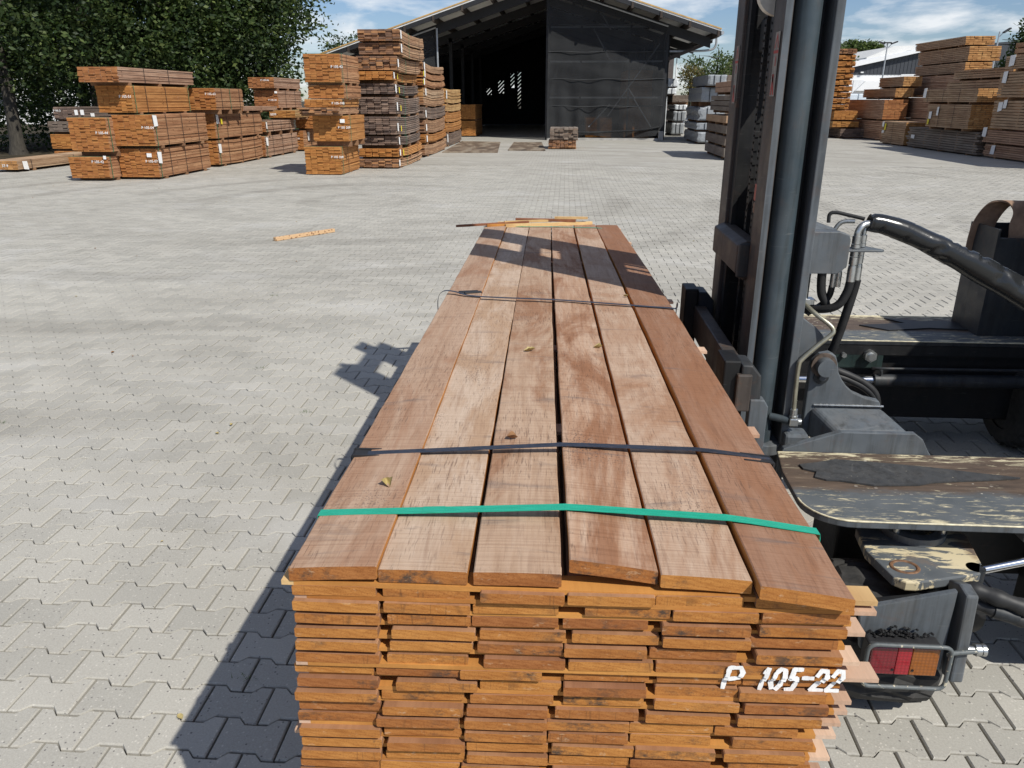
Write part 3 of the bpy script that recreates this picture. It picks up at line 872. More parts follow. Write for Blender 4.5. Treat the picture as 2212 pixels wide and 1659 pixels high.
lath(-0.36, 4.185, -0.15, 4.19, 0.028, 0.012, zt + 0.002, M_PINE, 'short pale lath furthest back on the left of the load')
p = pk(-0.345, 2.02, zt + 0.002)
o = MB().box((-0.04, -0.022, 0), (0.04, 0.022, 0.006)).box((-0.02, -0.03, 0.002), (0.05, -0.012, 0.012)).build('plastic_scrap', M_RUBBER, None, p, (0.04, 0.0, 0.25), bevel=0.002)
tag(o, 'small black plastic scrap on the leftmost top plank', 'scrap')
t = NT('dry_leaf'); c = t.ramp(t.noise(t.coord('Object'), 40, 3), [(0.3, (0.30, 0.22, 0.07)), (0.7, (0.46, 0.38, 0.17))]); t.color(c).rough(0.7); M_LEAFY = t.mat
t = NT('brown_leaf'); c = t.ramp(t.noise(t.coord('Object'), 40, 3), [(0.3, (0.16, 0.075, 0.03)), (0.7, (0.36, 0.19, 0.08))]); t.color(c).rough(0.8); M_LEAFB = t.mat
def leaf(size, curl, seed):
    r_ = random.Random(seed)
    n = 8; v = []
    for i in range(n + 1):
        u = i / n
        w = size * 0.34 * math.sin(math.pi * min(1, u * 0.92 + 0.04)) * r_.uniform(0.75, 1.1)
        for k, sx in enumerate((-1, -0.5, 0, 0.5, 1)):
            v.append(((u - 0.5) * size + r_.uniform(-1, 1) * size * 0.02, sx * w, abs(sx) ** 1.5 * w * curl + size * 0.22 * (u - 0.5) ** 2 * curl * 2 + r_.uniform(0, 1) * size * 0.03))
    f = [(i*5+k, i*5+k+1, (i+1)*5+k+1, (i+1)*5+k) for i in range(n) for k in range(4)]
    b = MB(); b.add(v, f, 0, True)
    return b
for (x, y, sz, cu, mt, lb) in ((-0.335, 0.29, 0.03, 1.6, M_LEAFY, 'curled yellow-green leaf on the left plank between green and black straps'),
                               (-0.08, 1.21, 0.034, 0.9, M_LEAFY, 'crumpled pale yellow leaf in the middle of the third plank'),
                               (0.13, 1.25, 0.026, 1.4, M_LEAFY, 'dry pale leaf caught in the gap beside the streaked plank'),
                               (0.285, 1.98, 0.022, 1.2, M_LEAFY, 'tiny pale leaf in the gap by the reddest plank'),
                               (-0.105, 0.53, 0.024, 1.5, M_LEAFB, 'small brown leaf touching the far side of the steel strap'),
                               (0.05, 0.155, 0.016, 1.5, M_LEAFB, 'brown bud scale just in front of the green strap')):
    o = leaf(sz, cu, int(x * 1000)).build('fallen_leaf', mt, None, pk(x, y, zt + 0.004), (0.1, 0.2, rnd.uniform(0, 6)))
    tag(o, lb, 'leaf')

# ------------------------------------------------------------------ packs of planks standing in the yard
def style(name, side, end, dark=None, da=0.0):
    return (wood(name + '_side', side, (18, 0.8, 18), fine=0.35, dark=dark, darkamt=da, bump=0.2),
            wood(name + '_end', end, (9, 2, 22), fine=0.2, streak=0.18, dark=dark, darkamt=da, bump=0.15))
ST = {
 'orange': style('bright_orange_timber', [(0.572, 0.297, 0.110), (0.484, 0.231, 0.083), (0.396, 0.176, 0.061)], [(0.517, 0.242, 0.072), (0.462, 0.204, 0.058), (0.385, 0.160, 0.047)]),
 'brown': style('red_brown_timber', [(0.524, 0.308, 0.171), (0.433, 0.228, 0.120), (0.342, 0.165, 0.085)], [(0.490, 0.222, 0.071), (0.427, 0.182, 0.057), (0.353, 0.137, 0.046)]),
 'pinkish': style('weathered_pink_timber', [(0.515, 0.347, 0.246), (0.426, 0.263, 0.174), (0.336, 0.196, 0.129)], [(0.470, 0.213, 0.084), (0.381, 0.162, 0.062), (0.280, 0.112, 0.045)]),
 'mixed': style('mixed_weathered_timber', [(0.529, 0.345, 0.207), (0.414, 0.241, 0.138), (0.276, 0.172, 0.115)], [(0.483, 0.253, 0.115), (0.276, 0.144, 0.081), (0.149, 0.098, 0.075)], (0.05, 0.045, 0.04), 0.6),
 'dark': style('blackened_timber', [(0.297, 0.223, 0.176), (0.203, 0.155, 0.128), (0.115, 0.095, 0.084)], [(0.297, 0.216, 0.169), (0.189, 0.135, 0.108), (0.095, 0.074, 0.068)], (0.03, 0.03, 0.03), 0.6),
 'grey': style('silvered_timber', [(0.30, 0.26, 0.22), (0.23, 0.195, 0.165), (0.16, 0.135, 0.115)], [(0.27, 0.22, 0.18), (0.20, 0.16, 0.13), (0.14, 0.11, 0.09)], (0.06, 0.055, 0.05), 0.4),
 'pale': style('pale_brown_timber', [(0.52, 0.37, 0.24), (0.44, 0.30, 0.19), (0.36, 0.235, 0.145)], [(0.56, 0.32, 0.13), (0.48, 0.25, 0.095), (0.40, 0.20, 0.075)]),
 'straw': style('straw_timber', [(0.60, 0.40, 0.19), (0.52, 0.33, 0.15), (0.44, 0.26, 0.11)], [(0.52, 0.26, 0.08), (0.44, 0.21, 0.06), (0.36, 0.16, 0.05)]),
}
M_BEARER = wood('bearer_block', [(0.34, 0.20, 0.11), (0.28, 0.155, 0.085), (0.22, 0.12, 0.07)], (10, 10, 10))
M_LATH = plain('far_sticker_lath', (0.44, 0.27, 0.15), 0.8, 0, 0.25, 9)
M_PAPER = plain('paper_tag', (0.80, 0.80, 0.79), 0.7, 0, 0.05, 3)
M_YELLOW = plain('yellow_tag', (0.75, 0.62, 0.04), 0.6, 0, 0.08, 3)
M_STRAPDK = plain('dark_strap', (0.03, 0.032, 0.036), 0.5, 0.3, 0.2, 20)
M_STRAPGN = plain('far_green_strap', (0.03, 0.17, 0.09), 0.5, 0, 0.2, 20)

def text_obj(body, size, parent, loc, rot, mat, name='stencil_lettering'):
    cu = bpy.data.curves.new(name, 'FONT')
    cu.body = body; cu.size = size; cu.offset = size * 0.012
    cu.resolution_u = 2
    cu.materials.append(mat)
    tmp = bpy.data.objects.new(name, cu)
    me = bpy.data.meshes.new_from_object(tmp)
    bpy.data.objects.remove(tmp)
    return link(name, me, parent, loc, rot)

STACKED = []
def pack(label, x0, x1, y0, y1, z0, z1, cols, rows, st, sag=0.0, straps=(), green=(), tags=(), text=None, side=1, keep=None, jit=0.014, yaw=0.0, vee=False, bear=0.06, group=None, tilt_top=0.0, sticks=3, fill=0.93):
    """planks run along Y; side=+1/-1: the long side that the yard shows"""
    W, L, Hh = x1 - x0, y1 - y0, z1 - z0
    sup = max([0.0] + [q[4] for q in STACKED if q[0] < x1 - 0.05 and q[1] > x0 + 0.05 and q[2] < y1 - 0.05 and q[3] > y0 + 0.05 and q[4] <= z0 + 0.03])
    bear = max(0.0, z0 - sup - 0.001)
    STACKED.append((x0, x1, y0, y1, z1))
    root = empty('timber_pack', ((x0 + x1) / 2, y0, z0 - bear), (0, 0, yaw), label, 'timber pack', group)
    r_ = random.Random(label)
    pw, ph = W / cols, Hh / rows
    th = ph * fill
    ny = 8 if sag else 1
    def sg(y): u = 2 * y / L - 1; return sag * (u * u - 0.5) + sag * 0.12 * math.sin(u * 7)
    ms = []
    for q in range(3):
        w = pw * r_.uniform(0.955, 0.99)
        e = min(0.006, th * 0.2)
        if vee: prof = [(-w/2 + e*2, 0), (w/2 - e*2, 0), (w/2, th/2), (w/2 - e*2, th), (-w/2 + e*2, th), (-w/2, th/2)]
        else: prof = [(-w/2, 0), (w/2, 0), (w/2, th), (-w/2, th)]
        n = len(prof); b = MB(); v = []
        for j in range(ny + 1):
            y = L * j / ny
            v += [(px_, y, pz_ + sg(y)) for px_, pz_ in prof]
        f = [(j*n+k, j*n+(k+1) % n, (j+1)*n+(k+1) % n, (j+1)*n+k) for j in range(ny) for k in range(n)]
        me = bpy.data.meshes.new('plank')
        me.from_pydata(v, [], f + [tuple(range(n - 1, -1, -1)), tuple(ny*n+k for k in range(n))])
        me.materials.append(ST[st][0]); me.materials.append(ST[st][1])
        me.polygons.foreach_set('material_index', [0] * len(f) + [1, 1])
        ms.append(me)
    for r in range(rows):
        sh = r_.uniform(-0.012, 0.012)
        for c in range(cols):
            if keep and r < rows - 1 and not ((side > 0 and c >= cols - keep) or (side < 0 and c < keep)): continue
            yo = r_.uniform(-jit, jit) * (1 if r_.random() < 0.8 else 1.7)
            tl = tilt_top * r_.uniform(-1, 1) if r == rows - 1 else 0
            link('plank', ms[r_.randrange(3)], root, (-W/2 + pw * (c + 0.5) + sh + r_.uniform(-0.003, 0.003), yo, bear + r * ph + r_.uniform(-0.001, 0.001)), (0, tl, r_.gauss(0, 0.002)))
    # sticker laths between the courses: one joined part
    b = MB()
    for r in range(1, rows):
        for q in range(sticks):
            y = L * (0.04 + 0.92 * q / (sticks - 1)) + r_.uniform(-0.03, 0.03)
            b.box((-W/2 - r_.uniform(-0.01, 0.02), y - 0.02, bear + r * ph - ph * (1 - fill) + sg(y)), (W/2 + r_.uniform(-0.01, 0.02), y + 0.02, bear + r * ph - 0.001 + sg(y)))
    if rows > 1: tag(b.build('stickers', M_LATH, root), kind='stuff')
    if bear > 0.004:
        for q in range(3):
            y = L * (0.12 + 0.38 * q)
            MB().box((-W/2 + 0.02, y - 0.045, 0.0), (W/2 + 0.015 * side, y + 0.045, bear - 0.002 + min(0, sg(y)))).build('bearer', M_BEARER, root)
    def ring(y, w, mat, nm):
        s_ = sg(y); a, bt, tp = W/2 + 0.022, bear - 0.004 + s_, bear + Hh + 0.004 + s_
        q = 0.005
        bb = MB().box((-a, y - w, tp), (a, y + w, tp + q)).box((-a, y - w, bt - q), (a, y + w, bt)).box((-a - q, y - w, bt - q), (-a, y + w, tp + q)).box((a, y - w, bt - q), (a + q, y + w, tp + q))
        bb.build(nm, mat, root)
    for y in straps: ring(y * L, 0.006, M_STRAPDK, 'strap')
    for y in green: ring(y * L, 0.007, M_STRAPGN, 'green_strap')
    xs = (W/2 + 0.03) * side
    for (kind, u, v, w, h) in tags:          # u along length (or -1..: front face), v up the height
        m = M_YELLOW if kind == 'y' else M_PAPER
        nm = 'yellow_tag' if kind == 'y' else 'paper_tag'
        if kind == 'f':                       # on the end face
            MB().box((-W/2 + u * W, -jit - 0.02, bear + v * Hh), (-W/2 + u * W + w, -jit - 0.014, bear + v * Hh + h)).build(nm, m, root, rot=(0, rnd.uniform(-0.05, 0.05), 0))
        else:
            MB().prism([(u * L, bear + v * Hh), (u * L + w, bear + v * Hh + r_.uniform(-0.05, 0.02)), (u * L + w * r_.uniform(0.8, 1.1), bear + v * Hh + h), (u * L - 0.02, bear + v * Hh + h * 1.05)], 'x', xs, xs + 0.006 * side).build(nm, m, root)
    if text:
        body, u, v, size = text
        text_obj(body, size, root, (-W/2 + u * W, -jit * 1.75 - 0.004, bear + v * Hh), (math.pi / 2, 0, 0), M_WPAINT)
    return root

GL, GC, GR = 'timber packs stacked before the trees', 'timber packs beside the shed', 'timber packs along the right side of the yard'
LW = dict(straps=(0.22, 0.5, 0.8), green=(0.03,), group=GL, sticks=4)
# left group
pack('lower left corner pack under the pack marked P 105-44, by the trees', -11.9, -10.93, 18.45, 21.3, 0.07, 0.56, 7, 14, 'brown', text=('P 105-42', 0.6, 0.72, 0.085), tags=(('f', 0.9, 0.93, 0.07, 0.08),), keep=None, **LW)
pack('pack marked P 105-44 at the left end of the second tier', -11.78, -10.84, 18.5, 21.4, 0.68, 1.45, 7, 20, 'brown', text=('P 105-44', 0.7, 0.52, 0.085), **LW)
pack('bottom front pack marked P 105-07 with white tag at its corner', -10.9, -9.93, 18.9, 21.8, 0.06, 0.73, 7, 19, 'brown', text=('P 105-07', 0.7, 0.52, 0.085), tags=(('p', 0.0, 0.5, 0.16, 0.25), ('f', 0.74, 0.72, 0.12, 0.09)), **LW)
pack('second tier front pack marked P 105-04 with white tag at its corner', -10.85, -9.86, 18.8, 21.7, 0.80, 1.51, 7, 20, 'brown', text=('P 105-04', 0.72, 0.55, 0.085), tags=(('p', 0.0, 0.62, 0.18, 0.25),), **LW)
pack('third tier pack marked P 105-51 half shaded by the overhanging pack on top', -11.13, -10.28, 18.8, 21.8, 1.56, 2.16, 6, 17, 'orange', text=('P 105-51', 0.66, 0.55, 0.085), straps=(0.22, 0.55), green=(0.04, 0.97), group=GL)
pack('wide weathered pack topmost on the left, overhanging the one below', -11.28, -10.32, 18.45, 22.25, 2.23, 2.56, 7, 10, 'pinkish', straps=(0.3, 0.62), group=GL)
pack('bottom pack with white tag behind the front pack marked P 105-07', -11.0, -10.05, 22.65, 26.1, 0.06, 0.73, 7, 19, 'brown', tags=(('p', 0.01, 0.5, 0.16, 0.24),), keep=3, sag=0.03, **LW)
pack('second tier pack with white and yellow tags behind the one marked P 105-04', -11.0, -10.02, 22.6, 26.2, 0.80, 1.46, 7, 18, 'brown', tags=(('p', 0.02, 0.6, 0.16, 0.24), ('y', 0.1, 0.58, 0.10, 0.15)), keep=3, **LW)
pack('third tier pack marked P 105-63 with a green strap, second in the row', -10.7, -9.8, 22.35, 24.3, 1.58, 2.15, 6, 15, 'brown', text=('P 105-63', 0.7, 0.68, 0.085), straps=(0.2, 0.85), green=(0.5,), group=GL)
pack('thin flat pack on the second tier beside the pack marked P 105-63', -11.0, -9.95, 24.6, 27.6, 1.52, 1.64, 6, 3, 'pinkish', group=GL)
pack('bottom pack third in the left row with white tag near its front', -11.0, -10.02, 26.3, 29.6, 0.06, 0.70, 7, 18, 'pinkish', tags=(('p', 0.02, 0.55, 0.16, 0.24),), keep=3, **LW)
pack('shallow second tier pack third in the left row with white lettering', -11.0, -9.98, 26.4, 29.3, 0.84, 1.16, 7, 9, 'pinkish', keep=3, tags=(('p', 0.0, 0.3, 0.07, 0.2),), **LW)
pack('straw coloured pack lying on the third tier, far left row', -10.7, -9.75, 28.8, 31.5, 1.24, 1.48, 6, 6, 'straw', text=('0099', 0.05, 0.3, 0.11), straps=(0.3,), green=(0.7,), group=GL)
pack('dark red pack second from the top at the far end of the left row', -11.35, -10.46, 29.2, 31.8, 1.57, 2.16, 6, 16, 'pinkish', text=('P 105-20', 0.6, 0.4, 0.085), tags=(('f', 0.86, 0.86, 0.1, 0.07),), straps=(0.3, 0.7), group=GL)
pack('topmost pack marked P 109-06 at the far end of the left row', -11.43, -10.48, 29.0, 31.9, 2.24, 2.60, 6, 9, 'pinkish', text=('P 109-06', 0.5, 0.65, 0.085), group=GL)
pack('bottom pack with white tag at the far end of the left row', -10.75, -9.95, 30.1, 33.2, 0.06, 0.74, 6, 18, 'brown', text=('P 105-36', 0.45, 0.55, 0.085), tags=(('p', 0.15, 0.45, 0.2, 0.3),), straps=(0.3, 0.7), group=GL)
pack('small orange pack marked P 107-01 partly hidden by the tall middle stack', -10.3, -9.6, 30.4, 33.0, 0.82, 1.27, 5, 12, 'brown', text=('P 107-01', 0.05, 0.72, 0.085), group=GL)
# far left corner, under the trees
pack('thin bottom pack on the ground under the trees', -17.2, -16.2, 26.0, 28.4, 0.04, 0.22, 6, 5, 'brown', bear=0.04, group=GL)
pack('orange pack with a paper tag low under the trees', -17.25, -16.22, 26.0, 28.4, 0.30, 0.76, 6, 12, 'orange', tags=(('f', 0.8, 0.45, 0.12, 0.07),), group=GL)
pack('silvery pack second from the top under the trees', -17.25, -16.25, 26.0, 28.4, 0.84, 1.17, 6, 8, 'grey', tags=(('f', 0.92, 0.3, 0.1, 0.16),), group=GL)
pack('dark grey top pack with two white tags under the trees', -16.98, -16.0, 26.0, 28.2, 1.24, 1.62, 6, 9, 'dark', text=('P 99-3', 0.02, 0.6, 0.1), tags=(('f', 0.78, 0.3, 0.11, 0.16), ('f', 0.97, 0.35, 0.12, 0.16), ('p', 0.2, 0.2, 0.2, 0.1)), group=GL, side=1)
pack('low long pack with a white tag at the far left edge', -15.6, -14.75, 20.6, 26.2, 0.07, 0.30, 6, 5, 'pale', straps=(0.1, 0.45, 0.7), tags=(('p', 0.035, 0.0, 0.2, 0.2),), text=('37-9', 0.5, 0.3, 0.1), group=GL)

# beside the shed: front stack
CB = dict(group=GC)
pack('bottom pack marked P 105 208 of the front middle stack', -6.75, -5.8, 20.4, 22.25, 0.02, 0.70, 6, 18, 'orange', text=('P 105 208', 0.74, 0.60, 0.08), straps=(0.35,), green=(0.06,), bear=0.02, **CB)
pack('pack marked P 105 209 with diagonal shadow in the front middle stack', -6.5, -5.58, 20.5, 22.2, 0.84, 1.46, 6, 16, 'orange', text=('P 105 209', 0.72, 0.5, 0.08), tags=(('f', 0.8, 0.72, 0.12, 0.09),), green=(0.1,), bear=0.08, **CB)
pack('splayed thin pack jutting left in the front middle stack', -6.78, -5.72, 20.25, 22.2, 1.50, 1.66, 7, 4, 'mixed', jit=0.09, tilt_top=0.02, bear=0.03, **CB)
pack('shallow pack marked P 105-108 above the splayed one', -6.64, -5.7, 20.4, 22.2, 1.67, 1.86, 6, 5, 'orange', text=('P 105-108', 0.76, 0.35, 0.08), bear=0.0, green=(0.1,), **CB)
pack('unmarked pack second from the top of the front middle stack', -6.55, -5.62, 20.5, 22.2, 1.88, 2.19, 6, 8, 'brown', green=(0.1,), bear=0.01, **CB)
pack('topmost pack marked P 105-42 of the front middle stack', -6.57, -5.64, 20.4, 22.2, 2.26, 2.92, 6, 18, 'brown', text=('P 105-42', 0.74, 0.5, 0.085), green=(0.05,), straps=(0.3,), bear=0.07, **CB)
# the tall stack of ten
tall = [
 ('bottom mixed pack of the tall ten-pack stack', -5.88, -4.72, 0.02, 0.25, 5, 'mixed'),
 ('bright orange pack second from the bottom of the tall stack', -5.86, -4.70, 0.31, 0.53, 5, 'orange'),
 ('dark pack third from the bottom of the tall stack', -5.88, -4.72, 0.62, 0.86, 5, 'dark'),
 ('deep purplish-grey pack fourth from the bottom of the tall stack', -5.9, -4.72, 0.91, 1.39, 9, 'dark'),
 ('deep grey-brown pack fifth from the bottom of the tall stack', -5.93, -4.72, 1.46, 1.90, 8, 'dark'),
 ('blackest pack of the tall stack, sixth from the bottom', -5.93, -4.75, 1.98, 2.25, 6, 'dark'),
 ('reddish pack with a white tag, fourth from the top of the tall stack', -5.9, -4.76, 2.34, 2.56, 5, 'orange'),
 ('brown pack third from the top of the tall stack', -5.78, -4.64, 2.59, 2.95, 7, 'mixed'),
 ('weathered pack second from the top of the tall stack', -5.68, -4.54, 2.99, 3.28, 6, 'mixed'),
 ('topmost dark brown pack of the tall stack', -5.67, -4.52, 3.32, 3.61, 6, 'mixed'),
]
for k, (lb, a, b_, z0, z1, rows, st) in enumerate(tall):
    tg = (('p', 0.0, 0.25, 0.11, min(0.2, (z1 - z0) * 0.7)),) + ((('y', 0.13, 0.2, 0.08, 0.14),) if k in (1, 3, 4, 5, 6) else ())
    pack(lb, a, b_, 22.4 + 0.05 * (k % 3), 26.2 - 0.07 * (k % 4), z0, z1, 6, rows, st if k else 'mixed', sag=0.05, tags=tg, green=(0.32,), straps=(0.75,), vee=k < 8, bear=0.05 if k else 0.02, jit=0.03, fill=0.88, **CB)
mid = [
 ('bottom mixed pack of the stack behind the tall one', 0.05, 0.38, 6, 'mixed'), ('orange pack second from the bottom behind the tall stack', 0.44, 0.72, 6, 'orange'),
 ('brown sagging pack third from the bottom behind the tall stack', 0.78, 1.18, 8, 'mixed'), ('blackest pack in the stack behind the tall one', 1.24, 1.60, 8, 'dark'),
 ('grey-brown pack middle of the stack behind the tall one', 1.66, 1.92, 5, 'mixed'), ('pale brown pack fourth from the top behind the tall stack', 1.94, 2.20, 5, 'pale'),
 ('reddish pack third from the top behind the tall stack', 2.27, 2.47, 4, 'brown'), ('brown pack second from the top behind the tall stack', 2.53, 2.70, 4, 'brown'), ('topmost curved pack behind the tall stack', 2.76, 2.98, 5, 'mixed'),
]
for k, (lb, z0, z1, rows, st) in enumerate(mid):
    tg = (('p', 0.02 + 0.02 * (k % 2), 0.2, 0.16, 0.2),) if k not in (0, 4) else ()
    pack(lb, -5.85, -4.75, 27.0 + 0.06 * (k % 3), 31.9 - 0.1 * (k % 3), z0, z1, 6, rows, st, sag=0.07, tags=tg + ((('y', 0.0, 0.3, 0.1, 0.15),) if k in (6, 7) else ()), keep=3, sticks=5, bear=0.05, jit=0.03, fill=0.88, **CB)
last = [('bottom dark pack of the last stack before the shed', 0.05, 0.52, 8, 'dark'), ('orange pack second from the bottom of the last stack', 0.58, 0.92, 7, 'orange'),
        ('orange-brown pack in the middle of the last stack', 0.97, 1.34, 8, 'orange'), ('thin pack second from the top of the last stack', 1.40, 1.66, 5, 'straw'), ('topmost pack with white tag of the last stack before the shed', 1.73, 2.26, 9, 'straw')]
for k, (lb, z0, z1, rows, st) in enumerate(last):
    pack(lb, -5.95, -4.9, 33.0, 37.8, z0, z1, 6, rows, st, sag=0.05, tags=((('p', 0.02, 0.3, 0.2, 0.3),) if k in (0, 4) else ()), keep=3, sticks=5, bear=0.05, jit=0.03, fill=0.88, **CB)
# inside the shed and at its door
pack('lower reddish pack in shade just inside the shed opening', -5.5, -4.75, 42.5, 46, 0.06, 0.8, 6, 12, 'orange', group='packs inside the shed')
pack('upper reddish pack in shade just inside the shed opening', -5.5, -4.75, 42.5, 46, 0.88, 1.6, 6, 12, 'orange', group='packs inside the shed')
pack('dark lower pack behind the net curtain', 1.0, 2.3, 41.0, 45, 0.06, 1.0, 6, 12, 'orange', group='packs inside the shed')
pack('tall right pack glimpsed through the net curtain', 2.9, 4.2, 41.0, 45, 0.06, 1.5, 6, 12, 'orange', group='packs inside the shed')
pack('upper pack glimpsed through the net curtain', 2.9, 4.2, 41.0, 45, 1.6, 3.2, 6, 14, 'orange', group='packs inside the shed')
pack('lower of the two small weathered packs at the curtain foot', -0.68, 0.42, 32.0, 33.6, 0.03, 0.33, 7, 6, 'mixed', vee=True, bear=0.03, jit=0.04)
pack('upper of the two small weathered packs, loose boards on top', -0.62, 0.48, 32.0, 33.6, 0.37, 0.80, 6, 6, 'grey', bear=0.04, jit=0.06, tilt_top=0.12)

# right side of the yard (long sides face the yard and lie in shade)
RB = dict(side=-1, group=GR, sticks=5, fill=0.8)
T_ = (('p', 0.93, 0.3, 0.22, 0.3),)
pack('bottom grey-brown pack with white tag at the right edge', 14.3, 16.1, 22.4, 28.5, 0.05, 0.44, 11, 6, 'pinkish', tags=(('p', 0.88, 0.2, 0.25, 0.28),), keep=3, **RB)
pack('thin pack second from the ground at the right edge', 14.25, 16.1, 22.4, 28.6, 0.50, 0.90, 11, 6, 'pinkish', tags=(('p', 0.97, 0.4, 0.25, 0.3),), keep=3, **RB)
pack('tall middle pack with paper tags at the right edge', 14.28, 16.1, 22.4, 28.4, 0.95, 1.83, 11, 10, 'pale', tags=(('p', 0.86, 0.72, 0.2, 0.25), ('p', 0.9, 0.64, 0.25, 0.25)), keep=3, **RB)
pack('upper pack with torn tag at the right edge', 14.25, 16.1, 22.4, 28.3, 1.92, 2.70, 11, 9, 'pale', tags=(('p', 0.92, 0.55, 0.25, 0.35),), keep=3, **RB)
pack('topmost pack with white tag at the right edge', 14.28, 16.1, 22.4, 28.2, 2.78, 3.18, 11, 6, 'pale', tags=(('p', 0.9, 0.25, 0.3, 0.3),), keep=3, **RB)
pack('long low silver-grey pack on the ground at the right', 14.2, 15.3, 28.8, 34.6, 0.05, 0.80, 7, 9, 'grey', tags=(('p', 0.88, 0.4, 0.3, 0.15),), keep=4, jit=0.12, **RB)
pack('brown pack with shaded end on top of the silver-grey pack', 13.95, 14.95, 29.2, 32.6, 0.88, 1.69, 6, 13, 'pale', straps=(0.35, 0.68), tags=(('p', 0.86, 0.35, 0.2, 0.25), ('p', 0.7, 0.5, 0.15, 0.3), ('y', 0.9, 0.1, 0.13, 0.18)), **RB)
pack('top pack overhanging right above the silver-grey pack', 13.98, 15.0, 29.0, 33.2, 1.77, 2.22, 6, 7, 'pale', straps=(0.3, 0.6, 0.9), tags=(('p', 0.94, 0.3, 0.25, 0.35),), **RB)
pack('square pack with yellow tag standing left of the silver-grey pack', 14.2, 15.15, 34.95, 37.5, 0.05, 0.97, 6, 11, 'pale', straps=(0.5,), tags=(('p', 0.9, 0.72, 0.2, 0.22), ('y', 0.8, 0.6, 0.18, 0.25), ('p', 0.86, 0.45, 0.25, 0.1)), **RB)
pack('bottom pack of the stack behind the square one', 15.0, 16.1, 39.6, 45.0, 0.06, 0.90, 6, 10, 'pinkish', keep=3, **RB)
pack('tall second pack of the stack behind the square one', 15.0, 16.1, 39.8, 45.2, 0.97, 1.86, 6, 12, 'pinkish', keep=6, **RB)
pack('third pack with lit end of the stack behind the square one', 15.5, 16.35, 40.0, 44.2, 1.95, 2.36, 6, 6, 'pale', **RB)
pack('topmost pack with lit end of the stack behind the square one', 15.8, 16.65, 40.0, 43.0, 2.44, 2.88, 6, 6, 'pale', **RB)
pack('lowest visible pack of the highest right-hand stack', 16.4, 17.6, 37.5, 42.5, 0.06, 1.0, 6, 12, 'pinkish', keep=3, **RB)
pack('fifth pack from the top of the highest right-hand stack', 16.4, 17.6, 37.5, 42.5, 1.05, 1.95, 6, 12, 'pinkish', keep=3, **RB)
pack('fourth pack from the top, long shaded side, of the highest right-hand stack', 17.0, 18.2, 36.5, 43.2, 2.05, 2.88, 6, 12, 'pinkish', keep=4, **RB)
pack('third pack from the top of the highest right-hand stack', 17.45, 18.6, 37.8, 43.0, 2.96, 3.40, 6, 6, 'pale', **RB)
pack('second pack from the top of the highest right-hand stack', 17.6, 18.95, 38.0, 43.2, 3.46, 4.06, 7, 8, 'pale', **RB)
pack('topmost pack of the highest right-hand stack', 17.45, 18.7, 38.2, 43.4, 4.12, 4.48, 7, 5, 'pale', **RB)
pack('lower pack between the highest stack and the right edge', 15.6, 16.8, 29.5, 34.5, 0.06, 1.8, 6, 18, 'pinkish', keep=3, **RB)
pack('middle pack between the highest stack and the right edge', 15.5, 16.7, 30.0, 34.8, 1.9, 2.55, 6, 7, 'pale', keep=6, **RB)
pack('upper pack between the highest stack and the right edge', 15.6, 16.8, 30.2, 34.6, 2.62, 2.95, 6, 4, 'pale', keep=6, **RB)
# orange stack seen from its ends right of the mast
pack('black weathered pack on the ground right of the mast', 13.85, 15.05, 41.9, 45.5, 0.06, 0.48, 6, 6, 'dark', **RB)
pack('thin flat pack on top of the black weathered pack', 13.4, 14.7, 41.9, 45.5, 0.56, 0.82, 6, 4, 'straw', **RB)
pack('single deep pack under the tall orange stack', 13.45, 14.6, 42.0, 45.5, 0.90, 1.33, 6, 8, 'orange', **RB)
ord_ = ['bottom', 'second', 'third', 'fourth', 'fifth', 'sixth', 'seventh', 'eighth', 'ninth', 'topmost']
for k in range(10):
    z0 = 1.40 + k * 0.285
    lb = 'topmost dull brown pack of the tall orange stack' if k == 9 else ('bottom thin pack of the tall orange stack right of the mast' if k == 0 else ord_[k] + ' thin pack from the bottom of the tall orange stack')
    pack(lb, 13.05 + 0.02 * (k % 3), 14.12 + 0.015 * (k % 4), 42.0, 45.4, z0, z0 + 0.225, 5, 4 if k < 9 else 5, 'orange' if k < 9 else 'mixed', tags=(), jit=0.05, bear=0.055, **RB)
pack('far wide stack behind the right edge top pack', 19.5, 21.0, 33.0, 38.0, 0.06, 4.2, 6, 18, 'pale', keep=6, **RB)

# squared beams on bearers, dark, left of the mast
GB = 'squared beams stacked left of the mast'
def beams(label, x0, x1, y0, y1, courses, st, n):
    root = empty('beam_stack', ((x0 + x1) / 2, y0, 0), (0, 0, 0), label, 'beams', GB)
    r_ = random.Random(label)
    w = (x1 - x0) / n
    for (z0, z1) in courses:
        for c in range(n):
            MB().box((-w * 0.485, 0, 0), (w * 0.485, y1 - y0, z1 - z0)).build('beam', [ST[st][0]], root, (x0 - (x0 + x1) / 2 + w * (c + 0.5), r_.uniform(-0.12, 0.12), z0), bevel=0.006, segs=1)
        for q in range(3):
            MB().box((x0 - (x0 + x1) / 2 + 0.05, 0.5 + q * (y1 - y0 - 1) / 2, z0 - 0.075), (x1 - (x0 + x1) / 2 - 0.05, 0.6 + q * (y1 - y0 - 1) / 2, z0 - 0.001)).build('bearer', M_BEARER, root)
beams('bottom courses of dark squared beams on bearers left of the mast', 5.12, 6.1, 26.4, 30.1, [(0.09, 0.37), (0.45, 0.73), (0.81, 1.06)], 'grey', 4)
beams('single orange course of beams midway up the dark beam stack', 5.08, 6.1, 26.4, 30.1, [(1.14, 1.36)], 'pale', 4)
beams('three dark courses of beams above the orange course', 5.18, 6.1, 26.4, 29.9, [(1.50, 1.64), (1.66, 1.81), (1.83, 1.98)], 'grey', 5)
beams('two top courses of reddish beams on the beam stack', 5.25, 6.15, 26.4, 29.7, [(2.08, 2.24), (2.25, 2.41)], 'pinkish', 5)

